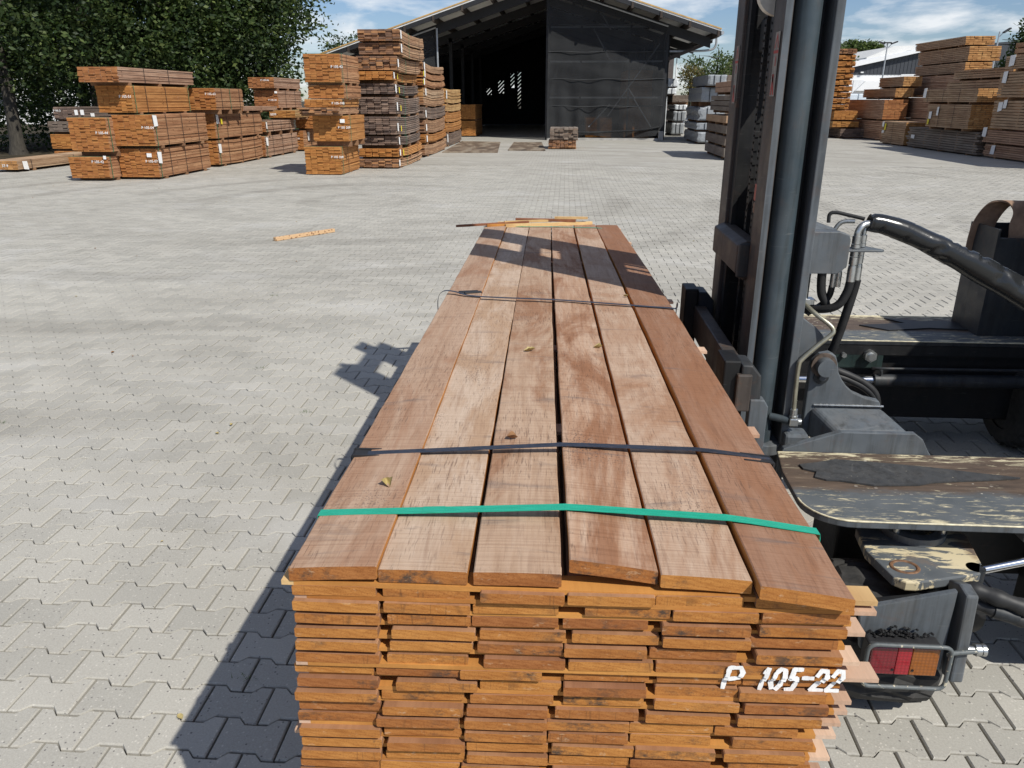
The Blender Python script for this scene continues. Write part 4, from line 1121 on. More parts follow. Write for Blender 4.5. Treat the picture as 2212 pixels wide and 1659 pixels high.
# foil-wrapped packs between shed and beams
def wrap_mat(name, col, rough):
    t = NT(name)
    f = t.noise(t.coord('Object', (1, 1, 2)), 5, 6, 0.65, 1.0)
    t.color(t.ramp(f, [(0.3, tuple(x * 0.72 for x in col)), (0.7, col)])).rough(rough)
    t.bump(f, 0.5, 0.03)
    return t.mat
M_WWRAP = wrap_mat('white_foil', (0.78, 0.82, 0.85), 0.35)
M_GWRAP = wrap_mat('grey_foil', (0.30, 0.32, 0.34), 0.4)
def wrapped(label, x0, x1, y0, y1, z0, z1, mat, seed, crush=0.04, bands=2):
    r_ = random.Random(seed)
    nx, ny, nz = 6, 8, 6
    W, L, Hh = x1 - x0, y1 - y0, z1 - z0
    bm = bmesh.new()
    bmesh.ops.create_cube(bm, size=1.0)
    bmesh.ops.subdivide_edges(bm, edges=bm.edges, cuts=7, use_grid_fill=True)
    ph_ = [r_.uniform(0, 6) for _ in range(6)]
    for v in bm.verts:
        x, y, z = v.co
        k = (abs(2*x) ** 16 + abs(2*y) ** 16 + abs(2*z) ** 16) ** (1/16)
        s = 1 / max(k, 1e-6) if k > 0.98 else 1
        f = 0.5 + 0.5 * s
        wob = crush * (math.sin(7*x + ph_[0]) * math.sin(9*z + ph_[1]) + 0.6 * math.sin(15*y + 11*z + ph_[2]) + r_.uniform(-0.3, 0.3))
        v.co = (x * f * W * (1 + wob), y * f * L, (z * f + 0.5) * Hh * (1 + wob * (0.7 if z > 0 else 0)))
    me = bpy.data.meshes.new('foil'); bm.to_mesh(me); bm.free()
    me.materials.append(mat)
    sup = max([0.0] + [q[4] for q in STACKED if q[0] < x1 - 0.05 and q[1] > x0 + 0.05 and q[2] < y1 - 0.05 and q[3] > y0 + 0.05 and q[4] <= z0 + 0.05])
    bear = max(0.0, z0 - sup)
    STACKED.append((x0, x1, y0, y1, z1))
    root = empty('wrapped_pack', ((x0 + x1) / 2, (y0 + y1) / 2, z0), (0, 0, 0), label, 'wrapped pack', 'foil-wrapped packs by the shed')
    link('foil', me, root)
    for q in range(bands):
        x = -W/2 + W * (q + 1) / (bands + 1)
        MB().box((x - 0.015, -L/2 - 0.03, 0.0), (x + 0.015, -L/2 - 0.018, Hh * 0.97)).build('strap', M_STRAPDK, root)
    for q in (-1, 1):
        MB().box((-W/2 + 0.05, q * L * 0.3 - 0.05, -bear), (W/2 - 0.05, q * L * 0.3 + 0.05, 0.02)).build('bearer', M_BEARER, root)
wrapped('bottom grey wrapped pack in three bulging sections by the beams', 5.8, 6.9, 36.0, 40.3, 0.07, 0.50, M_GWRAP, 1)
wrapped('thin grey wrapped pack above the bulging one', 5.8, 6.85, 36.5, 40.3, 0.58, 0.88, M_GWRAP, 2, 0.03)
wrapped('torn crumpled grey wrapped pack in the middle of the near pile', 5.85, 6.95, 36.5, 40.4, 0.98, 1.55, M_GWRAP, 3, 0.09)
wrapped('large grey wrapped pack second from the top of the near pile', 5.9, 6.95, 36.5, 40.4, 1.75, 2.35, M_GWRAP, 4, 0.03)
wrapped('topmost dark grey wrapped pack of the near pile', 6.05, 6.85, 36.0, 40.4, 2.42, 2.85, M_GWRAP, 5, 0.03)
pack('silvery support pack under the right of the wrapped pile', 7.0, 8.2, 38.5, 42, 0.06, 2.28, 6, 14, 'grey', group='foil-wrapped packs by the shed')
pack('unwrapped silvery pack top right of the near wrapped pile', 6.9, 8.2, 38.5, 42, 2.35, 2.9, 6, 8, 'grey', group='foil-wrapped packs by the shed')
wrapped('bottom pale wrapped pack further back by the shed corner', 5.75, 6.4, 44.5, 48, 0.07, 0.66, M_GWRAP, 6)
wrapped('second pale wrapped pack further back by the shed corner', 5.8, 6.45, 44.5, 48, 0.74, 1.26, M_GWRAP, 7)
wrapped('white crumpled cover on the third pack further back', 5.85, 6.5, 44.5, 48, 1.33, 1.58, M_WWRAP, 8, 0.08)
pack('silvery pack under the white covers further back', 5.75, 6.6, 45, 48, 1.72, 2.08, 5, 6, 'grey', group='foil-wrapped packs by the shed')
wrapped('white wrapped pack second from the top by the shed', 5.25, 6.0, 45.5, 49, 2.12, 2.44, M_WWRAP, 9, 0.04)
wrapped('topmost bright white wrapped pack by the shed', 5.2, 6.08, 45.5, 49, 2.5, 2.92, M_WWRAP, 10, 0.06)
wrapped('bright white foil hanging upright against the shed corner', 5.03, 5.32, 43.9, 44.3, 0.02, 1.95, M_WWRAP, 11, 0.12, bands=0)

# ------------------------------------------------------------------ side-loading truck that carries the load
TR = empty('side_loader_truck', (1.6, 3.4, 0), (0, 0, 0), 'dark grey side-loading forklift truck holding the plank pack', 'forklift truck')
TOFF = (-1.6, -3.4, 0)
def tb(name, b, mat, parent=TR, bevel=0.0, segs=2, loc=None, rot=(0, 0, 0)):
    base = TOFF if parent is TR else (0, 0, 0)
    if loc is not None: base = tuple(base[i] + loc[i] for i in range(3))
    return b.build(name, mat, parent, base, rot, bevel, segs)
def paint_mat(name, col, chip=0.0, rust=0.0, rough=0.45, dust=0.25, scale=1.0):
    t = NT(name)
    p = t.coord('Object')
    n1 = t.noise(p, 7 * scale, 6, 0.65)
    c = t.ramp(n1, [(0.3, tuple(x * 0.8 for x in col)), (0.7, tuple(x * 1.15 for x in col))])
    d = t.noise(t.coord('Object', (3, 3, 1.2)), 2.2 * scale, 6, 0.7, 0.6)
    c = t.mix(c, (0.15, 0.135, 0.115), t.math('MULTIPLY', t.ramp(d, [(0.45, 0.0), (0.75, 1.0)]), dust))
    sk = t.noise(t.coord('Object', (14, 14, 0.9)), 2.0, 5, 0.65, 0.3)
    c = t.mix(c, t.mix(c, (0.45, 0.43, 0.40), 1.0, 'MULTIPLY'), t.ramp(sk, [(0.48, 0.0), (0.7, 0.8)]))
    scr = t.noise(t.coord('Object', (9, 9, 160)), 1.0, 3, 0.6, 0.8)
    c = t.mix(c, (0.24, 0.24, 0.235), t.math('MULTIPLY', t.ramp(scr, [(0.66, 0.0), (0.72, 1.0)]), 0.22))
    if rust:
        r_ = t.noise(p, 16 * scale, 6, 0.72, 0.4)
        c = t.mix(c, (0.12, 0.055, 0.028), t.math('MULTIPLY', t.ramp(r_, [(0.56, 0.0), (0.66, 1.0)]), rust))
    if chip:
        k = t.noise(p, 26 * scale, 4, 0.7)
        c = t.mix(c, (0.48, 0.44, 0.33), t.ramp(k, [(0.70 - chip * 0.2, 0.0), (0.72 - chip * 0.2, 1.0)]))
    t.color(c).rough(t.ramp(n1, [(0.3, rough * 0.8), (0.7, min(1, rough * 1.3))]))
    t.bsdf.inputs['Specular IOR Level'].default_value = 0.4
    t.bump(n1, 0.06, 0.003)
    return t.mat
M_TGREY = paint_mat('truck_grey_paint', (0.098, 0.112, 0.126), 0.0, 0.16, 0.45, 0.4)
M_TDARK = paint_mat('truck_dark_paint', (0.022, 0.026, 0.031), 0.0, 0.2, 0.5)
M_TBLUE = paint_mat('cylinder_blue_grey_paint', (0.042, 0.060, 0.073), 0.0, 0.1, 0.4, 0.22)
M_TBLACK = paint_mat('greasy_black', (0.007, 0.0075, 0.0085), 0.0, 0.08, 0.55, 0.06)
M_RAIL = paint_mat('mast_rail_bare_brown', (0.055, 0.045, 0.04), 0.0, 0.5, 0.5, 0.22, 1.4)
M_CHROME = plain('chrome_rod', (0.75, 0.76, 0.78), 0.12, 1.0, 0.03, 3)
M_ZINC = plain('zinc_fitting', (0.56, 0.57, 0.56), 0.32, 0.9, 0.15, 30)
M_ZINCY = plain('yellow_zinc_pipe', (0.42, 0.40, 0.31), 0.4, 0.75, 0.2, 25)
M_HOSE = plain('hose_rubber', (0.022, 0.022, 0.023), 0.55, 0, 0.25, 25)
t = NT('black_vinyl_sleeve'); n_ = t.noise(t.coord('Object', (1, 1, 1)), 14, 5, 0.6, 0.8)
t.color((0.016, 0.017, 0.018)).rough(0.22); t.bump(n_, 0.2, 0.008); M_VINYL = t.mat
t = NT('tyre_rubber'); n_ = t.noise(t.coord('Object'), 30, 5, 0.7)
t.color(t.ramp(n_, [(0.3, (0.016, 0.016, 0.016)), (0.7, (0.045, 0.043, 0.04))])).rough(0.85); t.bump(n_, 0.3, 0.004); M_TYRE = t.mat

# worn deck coating: brown underlay, cream primer showing through scraped grey paint
def deck_mat(name, flip=False):
    t = NT(name)
    p = t.coord('Object')
    st = t.noise(t.coord('Object', (1.6, 14, 1)), 3.0, 6, 0.68, 0.5)
    brown = t.ramp(st, [(0.25, (0.045, 0.034, 0.028)), (0.55, (0.105, 0.075, 0.055)), (0.8, (0.17, 0.125, 0.09))])
    grey = t.ramp(t.noise(p, 9, 5), [(0.3, (0.075, 0.085, 0.092)), (0.7, (0.115, 0.125, 0.132))])
    sep = t.node('ShaderNodeSeparateXYZ'); t.l.new(p, sep.inputs[0])
    # local y: 0 at the outer (near) edge .. 0.51 inner edge
    edge_n = t.math('ADD', sep.outputs['Y'], t.math('MULTIPLY', t.noise(t.coord('Object', (3, 9, 1)), 2.5, 6, 0.7), -0.16))
    g = t.ramp(edge_n, [(0.10, 1.0), (0.16, 0.0)])
    c = t.mix(brown, grey, g)
    cr_n = t.noise(t.coord('Object', (5, 26, 1), loc=(2, 0, 0)), 2.0, 6, 0.72, 0.6)
    near_e = t.ramp(sep.outputs['Y'], [(0.0, 0.17), (0.035, 0.07), (0.15, 0.05), (0.24, 0.0), (0.43, 0.0), (0.47, 0.12), (0.51, 0.16)])
    cf = t.ramp(t.math('ADD', cr_n, near_e), [(0.60, 0.0), (0.70, 1.0)])
    c = t.mix(c, (0.56, 0.50, 0.34), cf)
    sp = t.voro(t.coord('Object', (1, 1.6, 1)), 26)
    m2 = t.noise(p, 3.0, 3)
    c = t.mix(c, (0.62, 0.58, 0.50), t.math('MULTIPLY', t.math('LESS_THAN', sp.outputs['Distance'], 0.16), t.ramp(m2, [(0.5, 0.0), (0.6, 0.8)])))
    t.color(c).rough(0.62); t.bsdf.inputs['Specular IOR Level'].default_value = 0.3
    t.bump(t.math('ADD', st, t.math('MULTIPLY', cf, -0.6)), 0.4, 0.003)
    return t.mat
M_DECK = deck_mat('worn_deck_coating')
M_PRIMER = plain('scraped_primer_edge', (0.58, 0.53, 0.38), 0.6, 0, 0.35, 40)

# near deck
def arc(cx, cy, r, a0, a1, n=8): return [(cx + r * math.cos(R(a0 + (a1 - a0) * i / n)), cy + r * math.sin(R(a0 + (a1 - a0) * i / n))) for i in range(n + 1)]
outline = arc(0.93, 2.30, 0.142, 180, 270) + [(2.995, 2.158), (2.995, 2.668), (0.815, 2.668), (0.79, 2.5)]
loc0 = (0.8, 2.158, 0)
ol = [(x - 0.8, y - 2.158) for x, y in outline]
def deck_slab(poly):
    b = MB().prism(poly, 'z', 0.597, 0.62)
    for i in range(len(b.m)): b.m[i] = 0 if i == 1 else 1
    return b
deck = tb('deck', deck_slab(ol), [M_DECK, M_TGREY], TR, 0.004, 2, loc0)
rim = [(x + (0.002), y + 0.0015) for x, y in ol[:10]]
tb('edge_wear', MB().tube([(x, y, 0.6205) for x, y in rim], 0.0032, 6), M_PRIMER, deck)
tb('deck_bracket', MB().box((0.64, 0.003, 0.565), (1.9, 0.10, 0.5965)), M_TGREY, deck, 0.004)
mat_o = [(0.86, 2.544), (0.93, 2.565), (1.002, 2.595), (1.135, 2.579), (1.323, 2.549), (1.448, 2.518), (1.593, 2.488), (1.455, 2.461), (1.38, 2.452), (1.273, 2.434), (1.224, 2.413), (1.15, 2.406), (1.069, 2.40), (0.963, 2.428), (0.92, 2.43), (0.887, 2.449), (0.905, 2.49), (0.865, 2.511)]
tb('torn_mat', MB().prism([(x - 0.8, y - 2.158) for x, y in mat_o], 'z', 0.6215, 0.6275), paint_mat('torn_grit_mat', (0.045, 0.047, 0.05), 0.04, 0.05, 0.8, 0.2, 3.0), deck)
# upstand lip on the inner edge
tb('deck_lip', MB().prism([(0.825, 0.60), (0.84, 0.628), (1.04, 0.700), (1.305, 0.700), (1.335, 0.678), (1.36, 0.635), (1.385, 0.60)], 'y', 2.672, 2.70), M_TGREY, TR, 0.003)
# truck frame below the near deck
tb('frame_beam', MB().box((0.98, 2.42, 0.28), (2.99, 2.66, 0.596)), M_TBLACK, TR, 0.01)
tb('frame_beam', MB().box((1.62, 2.2, 0.14), (2.99, 2.42, 0.5)), M_TBLACK, TR, 0.01)

# near steered wheel with its yoke plate
def tyre_mesh(r, w, lugs=15):
    b = MB(); n = 120
    prof = [(-w/2, r*0.55), (-w/2, r*0.86), (-w/2 + 0.02, r*0.97), (-w/4, r), (0, r), (w/4, r), (w/2 - 0.02, r*0.97), (w/2, r*0.86), (w/2, r*0.55)]
    m = len(prof); v = []
    for i in range(n):
        for k, (x, rr) in enumerate(prof):
            a = 2 * math.pi * i / n
            if 2 <= k <= 6:
                ph = (i / n * lugs + abs(x) / w * 0.9) % 1.0
                if ph < 0.28: rr -= 0.016
            v.append((x, rr * math.cos(a), rr * math.sin(a)))
    f = [(i*m+k, i*m+k+1, ((i+1) % n)*m+k+1, ((i+1) % n)*m+k) for i in range(n) for k in range(m - 1)]
    b.add(v, f, 0, False)
    b.add([(-w/2 + 0.01, r*0.56*math.cos(2*math.pi*i/24), r*0.56*math.sin(2*math.pi*i/24)) for i in range(24)], [tuple(range(24))], 0)
    b.add([(w/2 - 0.01, r*0.56*math.cos(2*math.pi*i/24), r*0.56*math.sin(2*math.pi*i/24)) for i in range(24)], [tuple(range(24))], 0)
    return b
wheel = tb('tyre', tyre_mesh(0.222, 0.30), M_TYRE, TR, loc=(1.04, 2.165, 0.222), rot=(0.2, 0, -0.06))
tb('wheel_hub', MB().cyl((-0.155, 0, 0), (0.165, 0, 0), 0.075, 20), M_TBLACK, wheel)
far_wheel = tb('tyre', tyre_mesh(0.232, 0.26), M_TYRE, TR, loc=(2.62, 4.2, 0.232), rot=(0, 0, 0.1))
M_YOKE = NT('scraped_yoke_paint')
t = M_YOKE
p = t.coord('Object')
a_ = t.noise(t.coord('Object', (3, 10, 3)), 2.6, 6, 0.7, 0.9)
c = t.ramp(t.noise(p, 12, 4), [(0.3, (0.08, 0.09, 0.098)), (0.7, (0.12, 0.13, 0.137))])
sep = t.node('ShaderNodeSeparateXYZ'); t.l.new(p, sep.inputs[0])
band = t.ramp(sep.outputs['Y'], [(0.0, 0.16), (0.04, 0.0), (0.10, 0.03), (0.16, 0.13), (0.22, 0.05), (0.3, 0.0)])
right_b = t.ramp(sep.outputs['X'], [(0.18, 0.0), (0.27, 0.14), (0.33, 0.06)])
cf = t.ramp(t.math('ADD', a_, t.math('ADD', band, right_b)), [(0.60, 0.0), (0.64, 1.0)])
c = t.mix(c, (0.58, 0.50, 0.33), cf)
rr_ = t.ramp(t.math('ADD', t.noise(p, 6, 5), t.ramp(sep.outputs['X'], [(0.26, 0.0), (0.36, 0.25)])), [(0.58, 0.0), (0.75, 1.0)])
c = t.mix(c, (0.19, 0.11, 0.055), t.math('MULTIPLY', rr_, 0.8))
t.color(c).rough(0.55); t.bump(t.math('MULTIPLY', cf, -1.0), 0.4, 0.002)
M_YOKE = t.mat
yk = [(1.003, 2.33), (1.345, 2.33), (1.352, 2.30), (1.318, 2.135), (1.289, 2.082), (1.076, 2.021), (1.045, 2.022), (1.016, 2.047), (0.987, 2.19)]
yoke = tb('yoke_plate', MB().prism([(x - 0.99, y - 2.02) for x, y in yk], 'z', 0.468, 0.50), M_YOKE, TR, 0.005, 2, (0.99, 2.02, 0))
ring = MB(); n = 40
v = []
for i in range(n):
    a = 2 * math.pi * i / n
    for rr, zz in ((0.102, 0.501), (0.102, 0.526), (0.068, 0.526), (0.068, 0.501)): v.append((0.19 + rr * math.cos(a), 0.30 + rr * math.sin(a), zz))
ring.add(v, [(i*4+k, i*4+(k+1) % 4, ((i+1) % n)*4+(k+1) % 4, ((i+1) % n)*4+k) for i in range(n) for k in range(4)])
tb('bearing_ring', ring, M_TGREY, yoke)
for a in (215, 325, 270 + 90, 180):
    x, y = 0.19 + 0.088 * math.cos(R(a)), 0.30 + 0.088 * math.sin(R(a))
    tb('bolt', MB().cyl((x, y, 0.526), (x, y, 0.541), 0.0115, 6), M_ZINC, yoke)
pr_ = MB(); v = []
for i in range(n):
    a = 2 * math.pi * i / n
    for rr, zz in ((0.043, 0.5005), (0.040, 0.5035), (0.034, 0.5035), (0.031, 0.5005)): v.append((0.082 + rr * 1.05 * math.cos(a), 0.082 + rr * 0.9 * math.sin(a), zz))
pr_.add(v, [(i*4+k, i*4+k+1, ((i+1) % n)*4+k+1, ((i+1) % n)*4+k) for i in range(n) for k in range(3)])
tb('weld_ring', pr_, plain('rusty_weld', (0.16, 0.085, 0.045), 0.7, 0.1, 0.4, 60), yoke)
tb('column_tube', MB().cyl((0.17, 0.2, 0.30), (0.17, 0.2, 0.467), 0.10, 28), M_TDARK, yoke)
# fork guard plates and tail light under the yoke
GP = empty('tail_light_bracket', TOFF); GP.parent = TR       # everything on the swinging guard
g1 = MB().prism([(0.875, 0.478), (1.135, 0.548), (1.135, 0.275), (1.09, 0.275), (0.895, 0.34)], 'y', 1.912, 1.930)
tb('guard_plate', g1, M_TGREY, GP, 0.003)
tb('guard_shelf', MB().add([(0.875, 1.912, 0.478), (1.135, 1.912, 0.548), (1.15, 2.05, 0.455), (0.92, 2.05, 0.41), (0.875, 1.925, 0.465), (1.135, 1.925, 0.535), (1.15, 2.05, 0.44), (0.92, 2.05, 0.395)], [(0,1,2,3),(7,6,5,4),(0,4,5,1),(1,5,6,2),(2,6,7,3),(3,7,4,0)]), M_TDARK, GP)
tb('guard_flange', MB().prism([(1.875, 0.262), (1.93, 0.25), (2.0, 0.53), (1.945, 0.552), (1.895, 0.545)], 'x', 1.150, 1.186), M_TGREY, GP, 0.006)
light = tb('tail_light', MB().box((0.898, 1.868, 0.292), (1.10, 1.911, 0.396)), M_RUBBER, GP, 0.006)
def lens_mat(name, col):
    t = NT(name)
    p = t.coord('Object', (95, 1, 95))
    ck = t.voro(p, 1.0, 0.0)
    t.color(t.ramp(ck.outputs['Distance'], [(0.1, tuple(x * 1.15 for x in col)), (0.6, tuple(x * 0.75 for x in col))])).rough(0.2)
    t.bsdf.inputs['Coat Weight'].default_value = 0.5
    t.bump(ck.outputs['Distance'], 0.3, 0.003)
    return t.mat
tb('red_lens', MB().box((0.905, 1.855, 0.298), (0.976, 1.8685, 0.390)), lens_mat('dark_red_lens', (0.17, 0.006, 0.014)), light, 0.003)
tb('red_lens', MB().box((0.977, 1.855, 0.298), (1.017, 1.8685, 0.390)), lens_mat('bright_red_lens', (0.32, 0.010, 0.02)), light, 0.003)
tb('amber_lens', MB().box((1.018, 1.855, 0.298), (1.093, 1.8685, 0.390)), lens_mat('amber_lens', (0.28, 0.085, 0.010)), light, 0.003)
for x in (0.97, 1.026): tb('screw', MB().cyl((x, 1.8555, 0.316), (x, 1.8535, 0.316), 0.004, 10), M_TBLACK, light)
M_GUARD = paint_mat('chipped_guard_tube', (0.11, 0.125, 0.13), 0.55, 0.1, 0.5, 0.1, 1.5)
gp = arc(1.094, 0.288, 0.022, -90, 0, 4) + arc(1.094, 0.388, 0.022, 0, 90, 4) + arc(0.908, 0.388, 0.022, 90, 180, 4) + arc(0.908, 0.288, 0.022, 180, 270, 4)
tb('light_guard', MB().tube([(x, 1.842, z_) for x, z_ in gp + gp[:1]], 0.0062, 8), M_GUARD, GP)
tb('guard_arm', MB().tube([(1.112, 1.85, 0.378), (1.13, 1.86, 0.378), (1.20, 1.872, 0.378)], 0.007, 8), M_GUARD, GP)
tb('stop_bolt', MB().cyl((1.187, 1.90, 0.362), (1.212, 1.90, 0.362), 0.011, 12).cyl((1.210, 1.90, 0.362), (1.226, 1.90, 0.362), 0.019, 6).cyl((1.228, 1.90, 0.362), (1.239, 1.90, 0.362), 0.018, 16), M_ZINC, GP)
gr = MB(); rg = random.Random(5)
for i in range(70):
    x, zz, yy = rg.gauss(0.985, 0.036), 0.398 + abs(rg.gauss(0, 0.011)), 1.907 + rg.uniform(-0.014, 0.004)
    q = [rg.uniform(0.004, 0.010) for _ in range(6)]
    gr.add([(x - q[0], yy, zz), (x + q[1], yy, zz), (x, yy - q[2], zz), (x, yy + q[3], zz), (x, yy, zz - q[4] * 0.7), (x, yy, zz + q[5] * 0.7)],
           [(0, 2, 5), (2, 1, 5), (1, 3, 5), (3, 0, 5), (2, 0, 4), (1, 2, 4), (3, 1, 4), (0, 3, 4)])
tag(tb('grease_clump', gr, M_TBLACK, GP), kind='stuff')
tb('steer_rod', MB().cyl((1.29, 2.12, 0.482), (1.66, 2.16, 0.56), 0.014, 20), M_CHROME)
tb('rod_end', MB().cyl((1.29, 2.115, 0.455), (1.29, 2.115, 0.50), 0.028, 20), M_TDARK)
for k, (dz, r_) in enumerate(((0.0, 0.024), (-0.045, 0.019))):
    pts = smooth_path([(1.19, 2.05, 0.46 + dz), (1.25, 2.03, 0.475 + dz), (1.32, 2.0, 0.465 + dz), (1.42, 1.99, 0.44 + dz), (1.6, 2.03, 0.42 + dz)], 6)
    tb('lower_hose', MB().tube(pts, [r_ * (1 + 0.12 * math.sin(i * 1.3)) for i in range(len(pts))], 12), M_HOSE)
tb('hose_ferrule', MB().cyl((1.30, 2.003, 0.425), (1.365, 1.99, 0.412), 0.022, 14), M_TDARK)
tb('brake_drum', MB().cyl((1.23, 2.16, 0.33), (1.32, 2.18, 0.33), 0.095, 24), M_TBLACK)

# mast: two uprights, I-section, open to the outside, lift cylinder standing in the near one
MTOP = 3.6
def upright(y0, y1, web_near):
    wy = (y1 - 0.022, y1) if not web_near else (y0, y0 + 0.022)
    u = tb('mast_upright', MB().box((0.72, wy[0], 0.40), (0.8525, wy[1], MTOP)), M_TDARK)
    tb('front_flange', MB().box((0.695, y0, 0.40), (0.7198, y1, MTOP)), M_RAIL, u, 0.004)
    tb('rear_flange', MB().box((0.853, y0, 0.40), (0.882, y1, MTOP)), M_TGREY, u, 0.004)
    return u
u_near = upright(2.78, 2.92, False)
tb('flange_edge', MB().box((0.694, 2.7765, 0.40), (0.716, 2.7795, MTOP)), M_TGREY, u_near)
upright(3.42, 3.56, True)
# inner mast rails
for y in (2.945, 3.375):
    tb('inner_rail', MB().box((0.73, y, 0.55), (0.87, y + 0.03, MTOP + 0.05)).box((0.71, y - 0.01, 0.55), (0.7285, y + 0.05, MTOP + 0.05)), M_TBLACK)
for zz in (0.5, 3.45):
    tb('mast_cross_tie', MB().box((0.80, 2.925, zz), (0.90, 3.415, zz + 0.14)), M_TDARK, TR, 0.006)
cyl_ = tb('lift_cylinder', MB().cyl((0.779, 2.832, 0.645), (0.779, 2.832, 3.2), 0.044, 36), M_TBLUE)
tb('cylinder_foot', MB().cyl((0.779, 2.832, 0.60), (0.779, 2.832, 0.645), 0.052, 36).cyl((0.779, 2.832, 0.70), (0.779, 2.832, 0.707), 0.0455, 36), M_TBLUE, cyl_, 0.003)
tb('cylinder_seat', MB().prism(arc(0.80, 2.84, 0.085, 180, 360, 14) + [(0.9, 2.95), (0.7, 2.95)], 'z', 0.555, 0.599), M_TGREY, TR, 0.004)
tb('cylinder_rod', MB().cyl((0.779, 2.832, 3.2), (0.779, 2.832, 3.55), 0.03, 24), M_CHROME, cyl_)
# lower mast cross-member (brown plate) and carriage
tb('mast_cross_member', MB().prism([(0.655, 1.23), (0.655, 1.335), (0.69, 1.35), (0.735, 1.35), (0.735, 1.21), (0.69, 1.20)], 'y', 2.95, 3.43), M_RAIL, TR, 0.006)
tb('cross_member_cheek', MB().box((0.658, 2.93, 1.215), (0.735, 2.9505, 1.343)), M_TDARK, TR, 0.006)
# lift chains: flat leaf chains made of link pairs
def chain(x, y, z0, z1, name='lift_chain'):
    b = MB(); z = z0; k = 0
    while z < z1:
        w = 0.016 if k % 2 else 0.011
        b.box((x - 0.008, y - w, z), (x + 0.008, y + w, z + 0.034)); z += 0.026; k += 1
    return tb(name, b, M_TBLACK)
chain(0.74, 3.10, 0.7, 2.2); chain(0.74, 3.20, 0.7, 2.2)
for y in (3.02, 3.28):
    tb('mast_hose', MB().tube([(0.765, y, 0.7), (0.765, y, 2.3)], 0.016, 10), M_HOSE)
pu = MB(); 
tb('chain_pulley', MB().cyl((0.735, 3.03, 2.20), (0.735, 3.07, 2.20), 0.075, 28), plain('worn_pulley_rim', (0.60, 0.58, 0.52), 0.5, 0.2, 0.15, 20), TR, 0.006)
tb('pulley_housing', MB().box((0.745, 2.98, 2.02), (0.80, 3.34, 2.14)).box((0.76, 2.99, 2.1), (0.79, 3.33, 2.3)), M_TBLACK, TR, 0.01)
tb('mast_back_plate', MB().box((0.862, 2.98, 0.64), (0.870, 3.38, 1.66)).box((0.862, 2.98, 1.98), (0.870, 3.38, 2.3)).box((0.862, 2.98, 2.62), (0.870, 3.38, 2.78)), M_TBLACK)
tb('junction_box', MB().box((0.70, 2.935, 1.50), (0.73, 2.965, 1.56)), plain('red_label', (0.36, 0.10, 0.07), 0.6, 0, 0.3, 30), TR, 0.002)
tb('junction_stub', MB().box((0.70, 2.935, 1.455), (0.73, 2.965, 1.495)), plain('brown_stub', (0.16, 0.09, 0.06), 0.6, 0, 0.3, 30), TR, 0.006)
# warning pictogram strips on the rail faces
M_WRED = plain('sticker_red', (0.34, 0.035, 0.03), 0.5, 0, 0.25, 30)
M_WWHITE = plain('sticker_white_worn', (0.22, 0.20, 0.175), 0.6, 0, 0.35, 30)
for (y, z1, ln) in ((2.805, 2.06, 0.20), (3.435, 2.055, 0.22)):
    X = 0.6925
    s = tb('warning_sticker', MB().box((X - 0.0006, y, z1 - ln), (X + 0.0006, y + 0.058, z1)), M_WWHITE)
    q = MB()
    def tri(ya, yb, za, zb): q.add([(X - 0.0012, ya, za), (X - 0.0012, yb, za), (X - 0.0012, (ya + yb) / 2, zb)], [(0, 1, 2)])
    def rect(ya, yb, za, zb): q.add([(X - 0.0012, ya, za), (X - 0.0012, yb, za), (X - 0.0012, yb, zb), (X - 0.0012, ya, zb)], [(0, 1, 2, 3)])
    rect(y, y + 0.058, z1 - 0.066, z1 - 0.056)
    q.add([(X - 0.0012, y + 0.029, z1 - 0.002), (X - 0.0012, y + 0.056, z1 - 0.05), (X - 0.0012, y + 0.047, z1 - 0.05), (X - 0.0012, y + 0.029, z1 - 0.018)], [(0, 1, 2, 3)])
    q.add([(X - 0.0012, y + 0.029, z1 - 0.002), (X - 0.0012, y + 0.002, z1 - 0.05), (X - 0.0012, y + 0.011, z1 - 0.05), (X - 0.0012, y + 0.029, z1 - 0.018)], [(0, 1, 2, 3)])
    rect(y + 0.02, y + 0.03, z1 - 0.105, z1 - 0.075)
    q.add([(X - 0.0012, y + 0.006, z1 - ln + 0.005), (X - 0.0012, y + 0.02, z1 - ln + 0.005), (X - 0.0012, y + 0.05, z1 - ln + 0.07), (X - 0.0012, y + 0.034, z1 - ln + 0.07)], [(0, 1, 2, 3)])
    q.add([(X - 0.0012, y + 0.052, z1 - ln + 0.005), (X - 0.0012, y + 0.038, z1 - ln + 0.005), (X - 0.0012, y + 0.022, z1 - ln + 0.07), (X - 0.0012, y + 0.04, z1 - ln + 0.07)], [(0, 1, 2, 3)])
    tb('sticker_mark', q, M_WRED, s)
# fork carriage and forks under the load
tb('carriage_bar', MB().box((0.60, 2.50, 0.84), (0.652, 3.62, 0.975)), M_RAIL, TR, 0.006)
tb('carriage_bar', MB().box((0.60, 2.50, 0.55), (0.652, 3.62, 0.66)), M_TBLACK, TR, 0.006)
for (y, zt_) in ((2.52, 1.018), (3.44, 1.05)):
    fk = tb('fork', MB().prism([(0.556, zt_), (0.614, zt_), (0.614, 0.44), (-0.42, 0.462), (-0.42, 0.484), (0.556, 0.49)], 'y', y, y + 0.13), M_TBLACK, TR, 0.006)
    tb('fork_hook', MB().prism([(0.615, zt_ - 0.01), (0.65, zt_ - 0.012), (0.683, zt_ - 0.05), (0.69, zt_ - 0.16), (0.655, zt_ - 0.20), (0.64, zt_ - 0.10), (0.615, zt_ - 0.09)], 'y', y - 0.01, y + 0.11), M_TDARK, fk, 0.006)
tb('hook_keeper', MB().prism([(0.652, 0.885), (0.70, 0.885), (0.715, 0.86), (0.715, 0.70), (0.652, 0.70)], 'y', 2.50, 2.545), M_TGREY, TR, 0.004)
